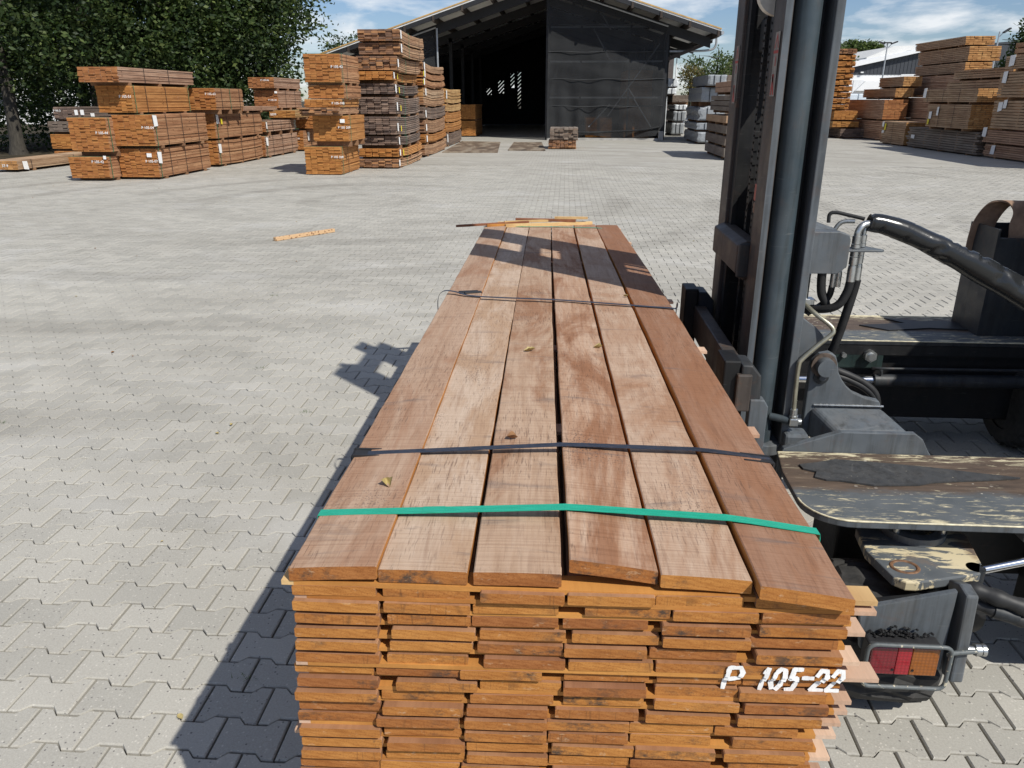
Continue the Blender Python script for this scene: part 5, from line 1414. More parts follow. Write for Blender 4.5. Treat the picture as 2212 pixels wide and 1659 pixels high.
tb('carriage_roller', MB().cyl((0.70, 2.93, 0.8), (0.70, 2.965, 0.8), 0.05, 24), M_TBLACK)
# mast foot: gusset, knuckle plate with pin, sloped foot box
tb('mast_gusset', MB().prism([(0.8825, 1.10), (0.94, 1.06), (0.985, 1.013), (0.8825, 0.90)], 'y', 2.80, 2.83), M_TGREY, TR, 0.003)
plate = [(0.955, 0.60), (0.955, 0.885), (0.962, 0.915), (0.985, 0.942), (1.02, 0.95), (1.043, 0.938), (1.055, 0.905)] + [(1.062, 0.872), (1.078, 0.843), (1.10, 0.815), (1.13, 0.79), (1.18, 0.768), (1.232, 0.757), (1.24, 0.74), (1.24, 0.60)]
kn = tb('knuckle_plate', MB().prism(plate, 'y', 2.85, 2.885), M_TGREY, TR, 0.004)
tb('pivot_collar', MB().cyl((1.0, 2.85, 0.902), (1.0, 2.838, 0.902), 0.047, 32), plain('rusty_collar', (0.10, 0.075, 0.06), 0.7, 0.1, 0.4, 50), kn)
tb('pivot_pin', MB().cyl((1.0, 2.84, 0.902), (1.0, 2.80, 0.902), 0.034, 28), M_TGREY, kn, 0.004)
tb('lock_plate', MB().cyl((0.998, 2.849, 0.853), (0.998, 2.842, 0.853), 0.028, 22), M_TDARK, kn)
tb('lock_bolt', MB().cyl((0.998, 2.845, 0.856), (0.998, 2.825, 0.856), 0.013, 16), M_TGREY, kn, 0.004)
foot = MB().add([(0.97, 2.85, 0.735), (1.245, 2.85, 0.735), (1.305, 2.70, 0.692), (1.03, 2.70, 0.692), (0.97, 2.85, 0.60), (1.245, 2.85, 0.60), (1.305, 2.70, 0.60), (1.03, 2.70, 0.60)],
                [(0,1,2,3),(7,6,5,4),(0,4,5,1),(1,5,6,2),(2,6,7,3),(3,7,4,0)])
tb('mast_foot_box', foot, M_TGREY, TR, 0.022, 4)
wb = MB(); rw = random.Random(9)
for i in range(34):
    x = 0.985 + 0.255 * i / 33
    wb.tube([(x, 2.847, 0.738), (x + 0.008, 2.845, 0.738)], 0.0045 * rw.uniform(0.7, 1.2), 6)
tb('weld_bead', wb, M_ZINC)
tb('foot_block', MB().box((0.86, 2.74, 0.60), (0.95, 2.82, 0.655)), M_TGREY, TR, 0.012)
# rigid pipe and fittings on the cylinder foot
pts = smooth_path([(0.888, 2.765, 0.72), (0.884, 2.765, 0.80), (0.882, 2.765, 0.92), (0.892, 2.765, 0.950), (0.935, 2.765, 0.998), (0.978, 2.765, 1.040), (0.990, 2.767, 1.058), (0.978, 2.775, 1.078), (0.94, 2.80, 1.105), (0.91, 2.85, 1.13), (0.90, 2.95, 1.15)], 5)
tb('rigid_pipe', MB().tube(pts, 0.0085, 12), M_ZINCY)
tb('pipe_nut', MB().cyl((0.888, 2.765, 0.722), (0.887, 2.765, 0.75), 0.0145, 6).cyl((0.888, 2.765, 0.716), (0.888, 2.765, 0.724), 0.017, 12), M_ZINC)
tb('pipe_elbow', MB().box((0.872, 2.748, 0.684), (0.906, 2.782, 0.716)).cyl((0.906, 2.765, 0.70), (0.918, 2.765, 0.70), 0.014, 6), M_ZINC, TR, 0.004)
tb('cylinder_port', MB().cyl((0.81, 2.80, 0.705), (0.874, 2.768, 0.702), 0.0145, 16), M_TBLUE)
# hose bracket behind the near upright
tb('hose_bracket', MB().prism([(0.8825, 1.262), (0.8825, 1.412), (0.975, 1.412), (1.008, 1.402), (1.015, 1.385), (1.015, 1.288), (0.985, 1.262)], 'y', 2.80, 2.845), M_TGREY, TR, 0.003)
tb('bracket_top', MB().add([(0.8825, 2.846, 1.412), (0.975, 2.846, 1.412), (1.01, 2.95, 1.40), (0.8825, 3.05, 1.44), (0.8825, 2.846, 1.40), (0.975, 2.846, 1.40), (1.01, 2.95, 1.385), (0.8825, 3.05, 1.42)], [(0,1,2,3),(7,6,5,4),(0,4,5,1),(1,5,6,2),(2,6,7,3),(3,7,4,0)]), M_TGREY)
bk = arc(1.02, 2.875, 0.03, 90, 270, 6) + [(1.15, 2.85), (1.16, 2.862), (1.12, 2.93)]
tb('bulkhead_plate', MB().prism(bk, 'z', 1.333, 1.341), M_TGREY, TR, 0.002)
def fitting(x, y, z0, big, parent=TR):
    r = 0.0165 * big
    b = MB().cyl((x, y, z0 - 0.022), (x, y, z0 - 0.002), r, 6).cyl((x, y, z0 + 0.009), (x, y, z0 + 0.022), r * 1.05, 6).cyl((x, y, z0 + 0.024), (x, y, z0 + 0.052), r, 6)
    b.cyl((x, y, z0 - 0.052), (x, y, z0 - 0.024), r, 6).cyl((x, y, z0 - 0.058), (x, y, z0 - 0.05), r * 0.7, 12)
    b.tube([(x, y, z0 - 0.056), (x, y, z0 - 0.07), (x, y, z0 - 0.115)], [r * 0.9, r * 0.98, r * 0.98], 14)
    return tb('hose_fitting', b, M_ZINC)
fitting(1.062, 2.875, 1.335, 1.0)
fitting(1.095, 2.905, 1.335, 0.8)
fitting(1.018, 2.93, 1.30, 0.7)
fitting(1.04, 2.94, 1.30, 0.7)
pts = smooth_path([(1.062, 2.875, 1.385), (1.063, 2.875, 1.402), (1.073, 2.878, 1.420), (1.09, 2.885, 1.428), (1.13, 2.90, 1.43)], 5)
tb('elbow_pipe', MB().tube(pts, 0.0125, 14), M_ZINC)
tb('elbow_pipe', MB().tube(smooth_path([(1.095, 2.905, 1.383), (1.097, 2.906, 1.405), (1.105, 2.91, 1.42), (1.13, 2.92, 1.43)], 5), 0.008, 12), M_ZINC)
tb('elbow_pipe', MB().tube(smooth_path([(1.0, 2.96, 1.37), (1.01, 2.96, 1.40), (1.03, 2.955, 1.425), (1.07, 2.94, 1.43)], 5), 0.008, 12), M_ZINC)
tb('bracket_hose', MB().tube(smooth_path([(0.985, 2.97, 1.42), (0.985, 2.97, 1.45), (1.005, 2.965, 1.458), (1.05, 2.95, 1.45), (1.10, 2.93, 1.44)], 5), 0.007, 10), M_HOSE)
tb('hose', MB().tube(smooth_path([(0.95, 2.90, 1.255), (0.955, 2.92, 1.285), (0.975, 2.93, 1.27), (0.975, 2.93, 1.22), (0.983, 2.93, 1.16), (1.002, 2.93, 1.125), (1.0, 2.94, 1.10), (0.94, 2.98, 1.085)], 6), 0.0165, 12), M_HOSE)
tb('hose', MB().tube(smooth_path([(1.062, 2.875, 1.22), (1.058, 2.88, 1.18), (1.04, 2.89, 1.13), (1.005, 2.91, 1.105), (0.96, 2.95, 1.095), (0.92, 3.0, 1.10)], 6), 0.0155, 12), M_HOSE)
tb('hose', MB().tube(smooth_path([(1.018, 2.93, 1.19), (1.016, 2.94, 1.15), (1.0, 2.96, 1.11), (0.95, 2.97, 1.07)], 6), 0.012, 12), M_HOSE)
tb('hose', MB().tube(smooth_path([(1.095, 2.905, 1.22), (1.093, 2.915, 1.17), (1.083, 2.93, 1.07), (1.072, 2.95, 0.97), (1.06, 2.97, 0.90)], 6), 0.0165, 12), M_HOSE)
tb('hose_clip', MB().cyl((0.945, 2.99, 1.09), (0.965, 2.97, 1.08), 0.02, 12), M_RUBBER)
tb('valve_stack', MB().cyl((0.93, 2.96, 1.13), (0.93, 2.96, 1.23), 0.014, 14).box((0.915, 2.94, 1.11), (0.965, 2.98, 1.135)), M_ZINC, TR, 0.003)
for k in range(2):
    tb('knuckle_hose', MB().tube(smooth_path([(1.06, 2.99, 0.88), (1.10, 3.0, 0.835 - 0.02 * k), (1.16, 3.0, 0.81 - 0.02 * k), (1.23, 3.0, 0.775 - 0.02 * k), (1.28, 3.0, 0.725 - 0.02 * k), (1.30, 3.0, 0.64)], 6), 0.0135, 12), M_HOSE)
# hose bundle in a crumpled vinyl sleeve running out to the right
pts = smooth_path([(1.105, 2.90, 1.432), (1.16, 2.90, 1.425), (1.25, 2.90, 1.396), (1.35, 2.90, 1.352), (1.45, 2.90, 1.305), (1.56, 2.90, 1.25), (1.72, 2.90, 1.165), (1.95, 2.92, 1.02), (2.2, 2.95, 0.9)], 14)
rs = random.Random(12)
nn = len(pts)
rad = [0.031 + 0.019 * min(1, i / nn * 1.4) for i in range(nn)]
cre = [(rs.uniform(0, nn), rs.uniform(0, 6.28), rs.uniform(1.2, 3.2), rs.uniform(0.5, 1.1), rs.uniform(0.14, 0.30)) for _ in range(34)]
def wobf(i, k):
    a = k / 28 * 2 * math.pi
    w = 0.03 * math.sin(2 * a + i * 0.11) + 0.025 * math.sin(i * 0.31 + 1.5 * math.sin(a))
    for (ci, ca, si, sa, am) in cre:
        da = (a - ca + math.pi) % (2 * math.pi) - math.pi
        q = abs((i - ci) + da * 2.0) / si + abs(da) / sa
        if q < 1: w -= am * (1 - q)
    return w
tb('hose_sleeve', MB().tube(pts, rad, 28, 0, True, wobf), M_VINYL)
# far deck, body and cylinder
fdeck = tb('deck', deck_slab([(0, 0), (1.69, 0), (1.69, 0.53), (0, 0.53)]), [M_DECK, M_TDARK], TR, 0.004, 2, (1.30, 4.12, 0))
tb('deck_edge', MB().box((0.004, 0.004, 0.54), (1.68, 0.52, 0.5965)), M_TBLACK, fdeck)
tb('edge_wear', MB().tube([(0.0, 0.002, 0.6205), (1.69, 0.002, 0.6205)], 0.003, 6), M_PRIMER, fdeck)
tb('edge_wear', MB().tube([(0.0, 0.528, 0.6205), (1.69, 0.528, 0.6205)], 0.0035, 6), M_PRIMER, fdeck)
tb('torn_mat', MB().prism([(0.55, 0.2), (0.8, 0.26), (1.0, 0.24), (1.1, 0.33), (0.95, 0.42), (0.8, 0.40), (0.62, 0.46), (0.70, 0.36), (0.42, 0.30)], 'z', 0.622, 0.628), M_RUBBER, fdeck)
tb('frame_beam', MB().box((1.25, 4.16, 0.16), (2.99, 4.66, 0.539)), M_TBLACK, TR, 0.01)
bp = tb('bearing_plate', MB().box((1.46, 4.125, 0.46), (1.765, 4.158, 0.60)), paint_mat('dark_green_paint', (0.02, 0.035, 0.034), 0, 0.1, 0.3, 0.1), TR, 0.008)
tb('big_nut', MB().cyl((1.683, 4.125, 0.54), (1.683, 4.09, 0.54), 0.034, 6).cyl((1.683, 4.09, 0.54), (1.683, 4.075, 0.54), 0.02, 18), M_ZINC, bp)
tb('small_nut', MB().cyl((1.545, 4.125, 0.54), (1.545, 4.10, 0.54), 0.014, 6), M_ZINC, bp)
tc = tb('reach_cylinder', MB().cyl((1.71, 4.08, 0.41), (2.99, 4.08, 0.42), 0.036, 24), M_TDARK)
tb('cylinder_pipe', MB().tube(smooth_path([(1.74, 4.06, 0.45), (1.74, 4.06, 0.48), (1.78, 4.06, 0.484), (2.99, 4.06, 0.49)], 4), 0.008, 10), M_TDARK, tc)
tb('reach_rod', MB().cyl((1.3, 4.08, 0.407), (1.71, 4.08, 0.41), 0.02, 20), M_CHROME, tc)
tb('cab_body', MB().box((3.0, 2.17, 0.63), (3.7, 4.6, 2.3)).box((3.0, 2.67, 0.14), (3.6, 4.15, 0.62)), M_TDARK, TR, 0.03)  # cab out of view: plain block added to shade the well between decks
# sheet-metal box on the far deck
bx = MB()
bz0, bz1 = 0.6215, 1.16
bx.box((2.36, 4.28, bz0), (2.375, 4.62, bz1 + 0.05)).box((2.36, 4.605, bz0), (2.98, 4.62, bz1 + 0.05)).box((2.376, 4.265, bz0), (2.98, 4.2799, bz1)).box((2.376, 4.281, bz0), (2.98, 4.604, bz0 + 0.02))
tb('tool_box', MB().box((2.30, 4.26, bz0), (2.312, 4.56, bz1 + 0.045)).box((2.3122, 4.26, bz0), (2.98, 4.272, bz1)).box((2.3122, 4.548, bz0), (2.98, 4.56, bz1 + 0.04)).box((2.3122, 4.2722, bz0), (2.98, 4.5478, bz0 + 0.02)), M_TDARK)
tb('box_back_panel', MB().box((2.49, 4.40, 1.0), (2.98, 4.412, 1.31)), M_TDARK, TR, 0.004)

# webbing sling stuffed into the box
t = NT('webbing'); n_ = t.noise(t.coord('Object', (1, 1, 1)), 14, 5, 0.6)
wv = t.node('ShaderNodeTexWave', bands_direction='Z'); wv.inputs['Scale'].default_value = 60; t.l.new(t.coord('Object'), wv.inputs['Vector'])
c = t.ramp(n_, [(0.3, (0.16, 0.095, 0.06)), (0.6, (0.32, 0.205, 0.135)), (0.8, (0.40, 0.27, 0.18))])
t.color(c).rough(0.8); t.bump(wv.outputs['Fac'], 0.4, 0.003); M_WEB = t.mat
path = smooth_path([(2.33, 4.50, 0.95), (2.325, 4.49, 1.14), (2.335, 4.46, 1.25), (2.37, 4.42, 1.325), (2.42, 4.36, 1.335), (2.445, 4.32, 1.29), (2.435, 4.31, 1.22), (2.44, 4.305, 1.14), (2.44, 4.31, 0.95)], 8)
o = ribbon(path, 0.115, 0.009, 'webbing_sling', M_WEB, None, (0.98, -0.17, 0))
tag(o, 'tan webbing sling looped out of the box on the far deck', 'sling')

# ------------------------------------------------------------------ trees
def leaf_mat(name, lo, mid, hi):
    t = NT(name)
    rv = t.node('ShaderNodeNewGeometry').outputs['Random Per Island']
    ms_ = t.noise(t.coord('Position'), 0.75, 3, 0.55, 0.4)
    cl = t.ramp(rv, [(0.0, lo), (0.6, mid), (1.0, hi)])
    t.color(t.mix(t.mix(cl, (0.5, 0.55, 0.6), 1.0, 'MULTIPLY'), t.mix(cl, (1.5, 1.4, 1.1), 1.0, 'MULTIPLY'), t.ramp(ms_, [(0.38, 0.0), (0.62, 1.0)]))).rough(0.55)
    t.bsdf.inputs['Specular IOR Level'].default_value = 0.25
    tl = t.node('ShaderNodeBsdfTranslucent'); tl.inputs['Color'].default_value = (mid[0] * 1.6, mid[1] * 1.8, mid[2] * 0.8, 1)
    ms = t.node('ShaderNodeMixShader'); ms.inputs[0].default_value = 0.22
    t.l.new(t.bsdf.outputs[0], ms.inputs[1]); t.l.new(tl.outputs[0], ms.inputs[2]); t.l.new(ms.outputs[0], t.out.inputs['Surface'])
    return t.mat
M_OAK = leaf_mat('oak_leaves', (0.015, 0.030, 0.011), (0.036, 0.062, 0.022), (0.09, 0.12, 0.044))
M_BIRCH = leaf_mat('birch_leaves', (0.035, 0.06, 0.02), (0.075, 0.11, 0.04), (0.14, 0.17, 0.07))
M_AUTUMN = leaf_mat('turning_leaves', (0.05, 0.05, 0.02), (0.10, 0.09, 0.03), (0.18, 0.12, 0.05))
t = NT('bark'); n_ = t.noise(t.coord('Object', (6, 6, 1.5)), 3, 6, 0.7)
t.color(t.ramp(n_, [(0.3, (0.022, 0.019, 0.015)), (0.7, (0.075, 0.066, 0.052))])).rough(0.9); t.bump(n_, 0.6, 0.03); M_BARK = t.mat

def leaf_cloud(name, blobs, per_m3, leaf, mat, parent, seed, clump=0.55, droop=0.0):
    """blobs: ellipsoids (cx,cy,cz,rx,ry,rz); leaves gather in clumps near the outer part of each"""
    rng = np.random.default_rng(seed)
    cs = []
    for (cx, cy, cz, rx, ry, rz) in blobs:
        n = max(8, int(per_m3 * rx * ry * rz * 2.2))
        d = rng.normal(size=(n, 3)); d /= np.linalg.norm(d, axis=1)[:, None]
        r = rng.uniform(0.3, 1.0, n) ** 0.5
        cs.append(np.array([cx, cy, cz]) + d * r[:, None] * np.array([rx, ry, rz]))
    C = np.concatenate(cs)
    k = 60
    P = np.repeat(C, k, 0)
    off = rng.normal(size=(len(P), 3)) * clump * np.array([1, 1, 0.55])
    P = P + off
    P[:, 2] -= droop * np.abs(off[:, 0])
    keep = P[:, 2] > 0.05
    P = P[keep]; n = len(P)
    a = rng.normal(size=(n, 3)); a[:, 2] *= 0.6; a /= np.linalg.norm(a, axis=1)[:, None]
    b = rng.normal(size=(n, 3)); b -= a * np.sum(a * b, 1)[:, None]; b /= np.linalg.norm(b, axis=1)[:, None]
    s = rng.uniform(0.6, 1.3, n)[:, None] * leaf * 0.95
    V = np.stack([P - a * s, P + b * s * 0.55, P + a * s, P - b * s * 0.55], 1).reshape(-1, 3)
    me = bpy.data.meshes.new(name)
    me.vertices.add(n * 4); me.vertices.foreach_set('co', V.ravel())
    me.loops.add(n * 4); me.loops.foreach_set('vertex_index', np.arange(n * 4))
    me.polygons.add(n); me.polygons.foreach_set('loop_start', np.arange(0, n * 4, 4))
    me.update(calc_edges=True)
    me.materials.append(mat)
    return link(name, me, parent)

def tree(label, x, y, h, r, blobs, density, leaf, mat=M_OAK, seed=1, name='oak_tree', lean=0.0, group='trees behind the left packs', clump=0.5, droop=0.0):
    root = empty(name, (x, y, 0), (0, 0, 0), label, 'tree', group)
    r_ = random.Random(seed)
    b = MB()
    pts = smooth_path([(0, 0, 0), (lean * 0.3 + 0.05, 0, h * 0.2), (lean * 0.6 - 0.04, 0.05, h * 0.45), (lean, 0, h * 0.75), (lean * 1.1, 0, h * 0.95)], 5)
    n = len(pts)
    b.tube(pts, [r * (1.35 if i == 0 else 1.0) * (1 - 0.85 * i / n) for i in range(n)], 14)
    for q in range(9):
        z = h * r_.uniform(0.28, 0.85); a = r_.uniform(0, 6.28); l_ = h * r_.uniform(0.16, 0.32)
        p0 = Vector((lean * z / h, 0, z)); d = Vector((math.cos(a), math.sin(a), r_.uniform(0.1, 0.6)))
        b.tube([p0, p0 + d * l_ * 0.5 + Vector((0, 0, 0.1)), p0 + d * l_], [r * 0.35, r * 0.22, r * 0.06], 8)
    b.build('trunk', M_BARK, root)
    leaf_cloud('crown', blobs, density, leaf, mat, root, seed, clump, droop)
    return root
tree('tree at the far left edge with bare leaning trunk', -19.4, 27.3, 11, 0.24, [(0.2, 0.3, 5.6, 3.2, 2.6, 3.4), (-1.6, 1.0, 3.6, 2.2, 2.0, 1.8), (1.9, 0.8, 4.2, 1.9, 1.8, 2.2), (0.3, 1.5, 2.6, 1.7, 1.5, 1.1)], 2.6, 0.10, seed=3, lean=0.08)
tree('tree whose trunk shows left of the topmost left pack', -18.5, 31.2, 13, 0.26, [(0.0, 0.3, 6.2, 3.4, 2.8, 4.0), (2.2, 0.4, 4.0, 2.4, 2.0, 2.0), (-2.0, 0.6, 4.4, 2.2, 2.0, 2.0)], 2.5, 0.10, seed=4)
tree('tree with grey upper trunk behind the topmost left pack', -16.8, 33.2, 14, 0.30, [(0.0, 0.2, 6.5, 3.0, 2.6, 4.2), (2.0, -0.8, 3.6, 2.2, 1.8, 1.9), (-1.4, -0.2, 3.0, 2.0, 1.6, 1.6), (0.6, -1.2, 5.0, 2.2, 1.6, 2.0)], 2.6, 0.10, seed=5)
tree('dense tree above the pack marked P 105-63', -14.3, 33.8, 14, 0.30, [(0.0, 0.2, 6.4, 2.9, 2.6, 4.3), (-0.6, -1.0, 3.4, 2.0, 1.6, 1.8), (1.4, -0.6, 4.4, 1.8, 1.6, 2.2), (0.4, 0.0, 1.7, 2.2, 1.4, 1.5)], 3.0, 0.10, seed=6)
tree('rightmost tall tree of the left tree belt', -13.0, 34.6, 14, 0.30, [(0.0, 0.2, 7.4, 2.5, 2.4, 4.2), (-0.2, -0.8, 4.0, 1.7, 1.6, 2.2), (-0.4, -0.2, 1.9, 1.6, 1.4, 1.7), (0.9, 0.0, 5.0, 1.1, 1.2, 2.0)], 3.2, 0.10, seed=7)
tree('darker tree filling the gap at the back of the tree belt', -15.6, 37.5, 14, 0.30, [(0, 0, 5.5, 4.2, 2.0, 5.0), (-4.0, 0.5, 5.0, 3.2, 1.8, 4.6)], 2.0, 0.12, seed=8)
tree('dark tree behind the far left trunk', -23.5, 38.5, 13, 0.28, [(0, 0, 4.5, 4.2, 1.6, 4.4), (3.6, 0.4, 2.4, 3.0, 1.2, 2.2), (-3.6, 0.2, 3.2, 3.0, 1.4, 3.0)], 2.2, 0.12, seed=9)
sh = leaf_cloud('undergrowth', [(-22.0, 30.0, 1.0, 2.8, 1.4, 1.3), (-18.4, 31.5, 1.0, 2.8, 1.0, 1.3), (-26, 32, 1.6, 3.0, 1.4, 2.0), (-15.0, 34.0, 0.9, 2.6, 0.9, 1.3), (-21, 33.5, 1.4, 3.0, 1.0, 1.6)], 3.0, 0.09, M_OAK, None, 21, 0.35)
tag(sh, 'dark undergrowth below the left trees', 'undergrowth', kind='stuff')
# trees further off
tree('round tree top just left of the shed roof', -13.6, 50.0, 5.6, 0.2, [(0, 0, 4.4, 1.15, 1.2, 1.2), (0.8, 0, 4.0, 0.8, 0.8, 0.8), (-0.6, 0, 3.2, 1.0, 1.0, 1.2)], 9, 0.09, seed=31, group='trees behind the yard', clump=0.25)
FB = dict(mat=M_BIRCH, name='birch_tree', group='trees behind the yard', droop=0.6, clump=0.4)
tree('drooping birch left of the house roof', 10.9, 70.0, 5.6, 0.14, [(0, 0, 4.1, 1.0, 1.2, 1.5), (0.2, 0, 2.8, 1.3, 1.2, 1.2)], 5, 0.12, seed=32, **FB)
tree('tallest birch in front of the house roof', 12.6, 71.0, 6.2, 0.14, [(0, 0, 4.5, 1.0, 1.0, 1.4), (-0.3, 0, 3.0, 1.6, 1.2, 1.3)], 5, 0.12, seed=33, **FB)
tree('birch at the mast side of the house roof', 14.6, 73.0, 6.2, 0.14, [(0, 0, 4.6, 1.1, 1.0, 1.4), (0.2, 0, 3.2, 1.2, 1.2, 1.2)], 5, 0.12, seed=34, **FB)
tree('reddish-green hedge tree by the white pole', 9.2, 62.0, 4.2, 0.12, [(0, 0, 3.0, 0.8, 0.9, 1.3), (0.7, 0, 2.2, 1.0, 0.9, 1.3), (1.8, 0, 2.0, 0.9, 0.9, 1.0)], 8, 0.09, M_AUTUMN, 35, 'hedge_tree', group='trees behind the yard', clump=0.3)
tree('tree peeping out right of the tall orange stack', 33.0, 104, 8.6, 0.3, [(0, 0, 6.6, 1.3, 1.5, 1.6), (0.6, 0, 5.2, 1.6, 1.4, 1.4)], 3, 0.22, M_BIRCH, 36, 'far_tree', group='trees behind the yard')
tree('pale tree above the white hall roof', 46.0, 140, 11.5, 0.3, [(0, 0, 9.4, 2.6, 1.8, 1.3), (2.6, 0, 9.8, 2.0, 1.6, 1.2)], 2.5, 0.3, M_BIRCH, 37, 'far_tree', group='trees behind the yard')
tree('dark fir-like tree at the right edge', 43.5, 82, 10.0, 0.3, [(0, 0, 4.4, 2.2, 1.6, 2.2), (0.2, 0, 7.0, 1.4, 1.2, 1.5), (2.6, 0, 6.2, 1.8, 1.4, 2.6), (0.3, 0, 8.4, 0.8, 0.8, 1.0)], 5, 0.2, M_OAK, 38, 'far_tree', group='trees behind the yard')

# ------------------------------------------------------------------ buildings beyond the yard
M_HALLW = plain('white_cladding', (0.80, 0.81, 0.82), 0.5, 0, 0.04, 0.5)
M_HALLD = plain('anthracite_cladding', (0.045, 0.05, 0.06), 0.55, 0, 0.08, 0.5)
M_HALLR = plain('pale_roof', (0.62, 0.62, 0.60), 0.6, 0, 0.06, 0.5)
M_BRICK = plain('dark_brick', (0.10, 0.085, 0.08), 0.85, 0, 0.2, 10)
M_TILE = plain('brown_roof_tile', (0.16, 0.10, 0.075), 0.8, 0, 0.2, 5)
k = 100 / 72
HX = 24.3 * k
hall = empty('white_hall', (HX, 100, 0), (0, 0, 0), 'white and anthracite hall with a curved pale roof beyond the yard', 'hall')
def hz(z_): return 1.85 + (z_ - 1.85) * k
x0, x1 = -1.0, 9.0
MB().box((x0, 0, 0), (30, 22, hz(3.82))).build('white_wall', M_HALLW, hall)
MB().prism([(x0, hz(3.825)), (30, hz(3.825)), (30, hz(7.2)), (x1, hz(5.86)), (x0, hz(4.25))], 'y', -0.05, 21.5).build('dark_wall', M_HALLD, hall)
MB().prism([(x0 - 0.8, hz(4.20)), (x1, hz(5.86)), (x1, hz(6.05)), (x0 - 0.8, hz(4.62))], 'y', -0.6, 22).build('roof_edge', M_HALLW, hall)
MB().prism([(x0 + 3.5, hz(5.1)), (x0 + 9, hz(5.95)), (x0 + 9, hz(6.25)), (x0 + 6.5, hz(6.2)), (x0 + 3.5, hz(5.3))], 'y', 4, 22).build('roof_light', M_HALLR, hall)
for q in range(24):
    x = x0 + 0.2 + q * 0.42
    MB().box((x, -0.09, hz(3.83)), (x + 0.06, -0.052, hz(4.2) + max(0, (x - x0)) * 0.22)).build('cladding_rib', M_HALLD, hall)
MB().box((x0 + 1.0, -0.06, 0), (x0 + 4.0, -0.002, hz(3.4))).build('roller_door', plain('door_white', (0.72, 0.73, 0.74), 0.5, 0, 0.04), hall)
MB().prism([(x0 + 1.2, hz(2.55)), (x0 + 3.9, hz(2.55)), (x0 + 3.9, hz(3.3)), (x0 + 2.2, hz(3.3))], 'y', -0.6, -0.1).build('door_canopy', M_HALLW, hall)
MB().tube([(5.2, -0.4, hz(3.6)), (5.2, -0.4, hz(3.78)), (9.5, -0.4, hz(3.80))], 0.09, 8).build('white_pipe', M_HALLW, hall)
MB().box((x0 + 1.6, -0.3, hz(3.95)), (x0 + 1.9, -0.06, hz(4.05))).build('wall_lamp', M_HALLW, hall)
o = empty('pale_building', (-46, 62, 0), (0, 0, 0), 'pale building glimpsed through the trees at the far left', 'building')
MB().box((-8, 0, 0), (8, 8, 5.0)).build('wall', M_SHEET, o)
MB().prism([(-8.4, 5.0), (8.4, 5.0), (8.0, 5.5), (-8.0, 5.5)], 'y', -0.4, 8.4).build('roof', M_HALLR, o)
for q in range(4): MB().box((-6.5 + q * 3.6, -0.08, 1.2), (-4.9 + q * 3.6, -0.002, 2.8)).build('window', M_HALLD, o)
o = empty('brick_building', (7.3, 60, 0), (0, 0, 0), 'dark brick building end just right of the shed', 'building')
MB().box((-3.0, 0, 0), (0.28, 6, 5.6)).build('wall', M_BRICK, o)
MB().prism([(-3.2, 5.6), (0.45, 5.6), (-1.4, 7.0)], 'y', -0.2, 6.2).build('roof', M_TILE, o)
o = empty('house', (17.2, 75, 0), (0, 0, 0), 'house with brown tiled roof behind the birches', 'house')
MB().box((-2.6, 0, 0), (4, 7, 3.4)).build('wall', M_BRICK, o)
rf = MB().prism([(-3.3, 3.4), (4.6, 3.4), (0.65, 7.4)], 'y', -0.3, 7.3).build('roof', M_TILE, o)
for q in range(7):
    z_ = 3.6 + q * 0.5
    MB().box((-3.2 + q * 0.5, -0.34, z_), (0.6, -0.302, z_ + 0.06)).build('tile_course', M_TILE, rf)
# flood-light masts and a flag pole
def lamp_mast(x, y, h, heads, label):
    o = empty('floodlight_mast', (x, y, 0), (0, 0, 0), label, 'light mast', 'floodlight masts')
    MB().tube([(0, 0, 0), (0, 0, h)], [0.11, 0.06], 10).build('pole', M_GALV, o)
    for (dx_, rot) in heads:
        MB().tube([(0, 0, h - 0.5), (dx_ * 0.7, 0, h - 0.15), (dx_, 0, h)], 0.035, 6).build('arm', M_GALV, o)
        MB().box((-0.34, -0.2, -0.07), (0.34, 0.2, 0.07)).build('lamp_head', M_TDARK, o, (dx_ * 1.35, -0.1, h + 0.08), (0, rot, 0), bevel=0.03)
    return o
lamp_mast(22.2 * 95 / 60, 95, 1.85 + (5.5 - 1.85) * 95 / 60, [(-0.5, 0.35), (0.5, -0.35), (0.0, 0.0)], 'floodlight mast with three lamps in front of the white hall')
lamp_mast(24.64 * 80 / 50, 80, 1.85 + (5.5 - 1.85) * 80 / 50, [(0.42, -0.6)], 'floodlight mast with one tilted lamp at the far right')
o = MB().tube([(0, 0, 0), (0, 0, 4.4)], [0.04, 0.03], 10).build('flag_pole', M_HALLW, None, (6.48, 50, 0))
tag(o, 'thin white pole standing behind the white wrapped packs', 'pole')
def pallet(label, x, y, w, z1):
    o = empty('wrapped_pallet', (x, y, 0), (0, 0, 0), label, 'wrapped pallet', 'pale wrapped pallets')
    for q in range(2):
        MB().box((-w/2 + q * w/2 + 0.02, 0, 1.25), (q * w/2 - 0.02, 1.2, z1)).build('carton', plain('blue_white_wrap', (0.58, 0.64, 0.70), 0.4, 0, 0.08), o, bevel=0.04)
    MB().box((-w/2, 0, 0.14), (w/2, 1.2, 1.2)).build('lower_carton', M_GWRAP, o, bevel=0.04)
    MB().box((-w/2, 0, 0), (w/2, 1.2, 0.13)).build('pallet_base', M_BEARER, o)
pallet('pale blue wrapped pallet beside the tall orange stack', 19.0, 55, 1.1, 2.2)

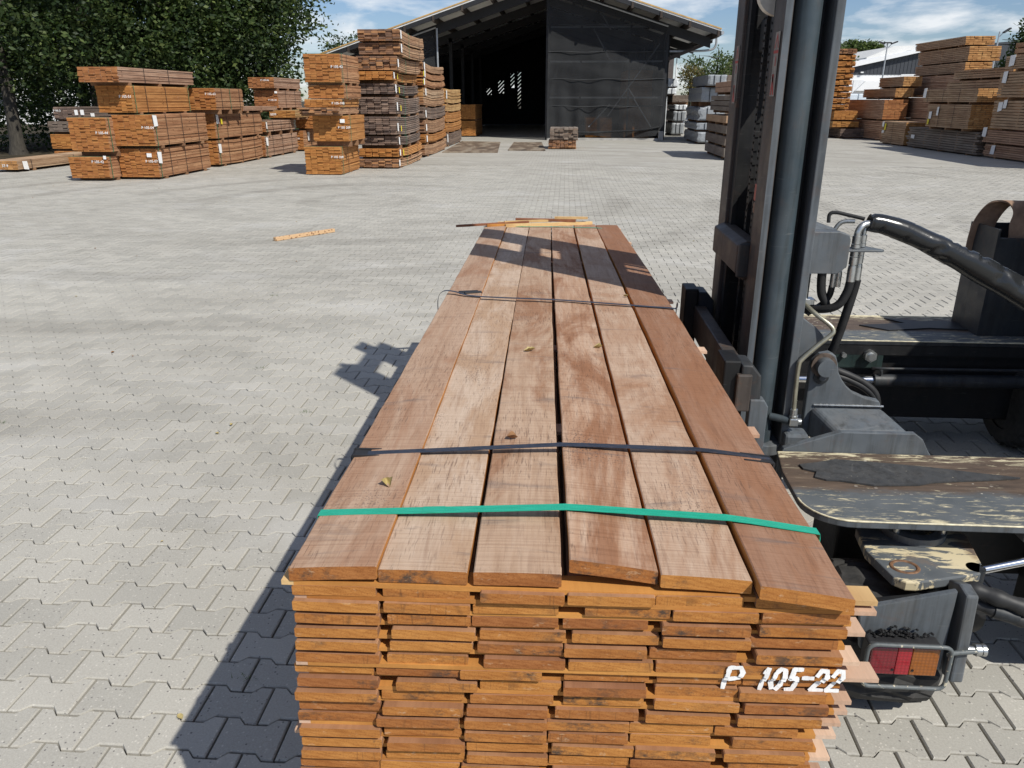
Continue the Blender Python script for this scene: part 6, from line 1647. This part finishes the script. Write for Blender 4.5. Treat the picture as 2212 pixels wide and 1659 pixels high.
# ------------------------------------------------------------------ loose bits on the paving
t = NT('speckled_lath'); n_ = t.voro(t.coord('Object', (1, 1, 1)), 26)
t.color(t.mix((0.55, 0.36, 0.20), (0.20, 0.09, 0.04), t.math('LESS_THAN', n_.outputs['Distance'], 0.3))).rough(0.8); M_LATHG = t.mat
a, b_ = Vector((-4.01, 10.5, 0.002)), Vector((-3.41, 11.33, 0.002))
o = MB().box((0, -0.03, 0), ((b_ - a).length, 0.03, 0.05)).build('wooden_lath', M_LATHG, None, a, (0, 0, math.atan2(b_.y - a.y, b_.x - a.x)), bevel=0.004)
tag(o, 'single pale lath lying alone on the paving', 'lath')
lt = MB(); rl = random.Random(77)
for i in range(150):
    d = rl.uniform(1.7, 30) ** 1.0; s_ = rl.uniform(-0.66, 0.62) * d
    x, y = s_ * FWD[1] + d * FWD[0], d * FWD[1] + s_ * 0.066
    if -0.7 < x < 3.5 and y < 5.4: continue
    if y > 18 and (x < -4.3 or x > 14): continue
    sz = rl.uniform(0.012, 0.032)
    lf = leaf(sz, rl.uniform(0.4, 1.5), i)
    M = Matrix.Translation((x, y, 0.004)) @ Matrix.Rotation(rl.uniform(0, 6.28), 4, 'Z')
    lt.add(lf.v, lf.f, 0 if rl.random() < 0.5 else 1, True, M)
tag(lt.build('leaf_litter', [M_LEAFY, M_LEAFB]), 'scattered dry leaves on the paving', 'leaves', kind='stuff')
gw = MB()
M_GRASS = plain('joint_weed', (0.07, 0.11, 0.03), 0.7, 0, 0.3, 20)
for (x, y) in ((-1.05, 2.05), (-2.2, 5.2), (-1.6, 4.4), (-0.95, 3.0), (-3.4, 4.1), (-2.9, 7.4)):
    for i in range(16):
        a_ = rl.uniform(0, 6.28); px_, py_ = x + rl.gauss(0, 0.02), y + rl.gauss(0, 0.008); l_ = rl.uniform(0.012, 0.03)
        gw.add([(px_ - 0.0015, py_, -0.004), (px_ + 0.0015, py_, -0.004), (px_ + math.cos(a_) * l_, py_ + math.sin(a_) * l_, l_ * 0.7)], [(0, 1, 2)])
tag(gw.build('joint_weeds', M_GRASS), 'tiny weeds in the paving joints', 'weeds', kind='stuff')
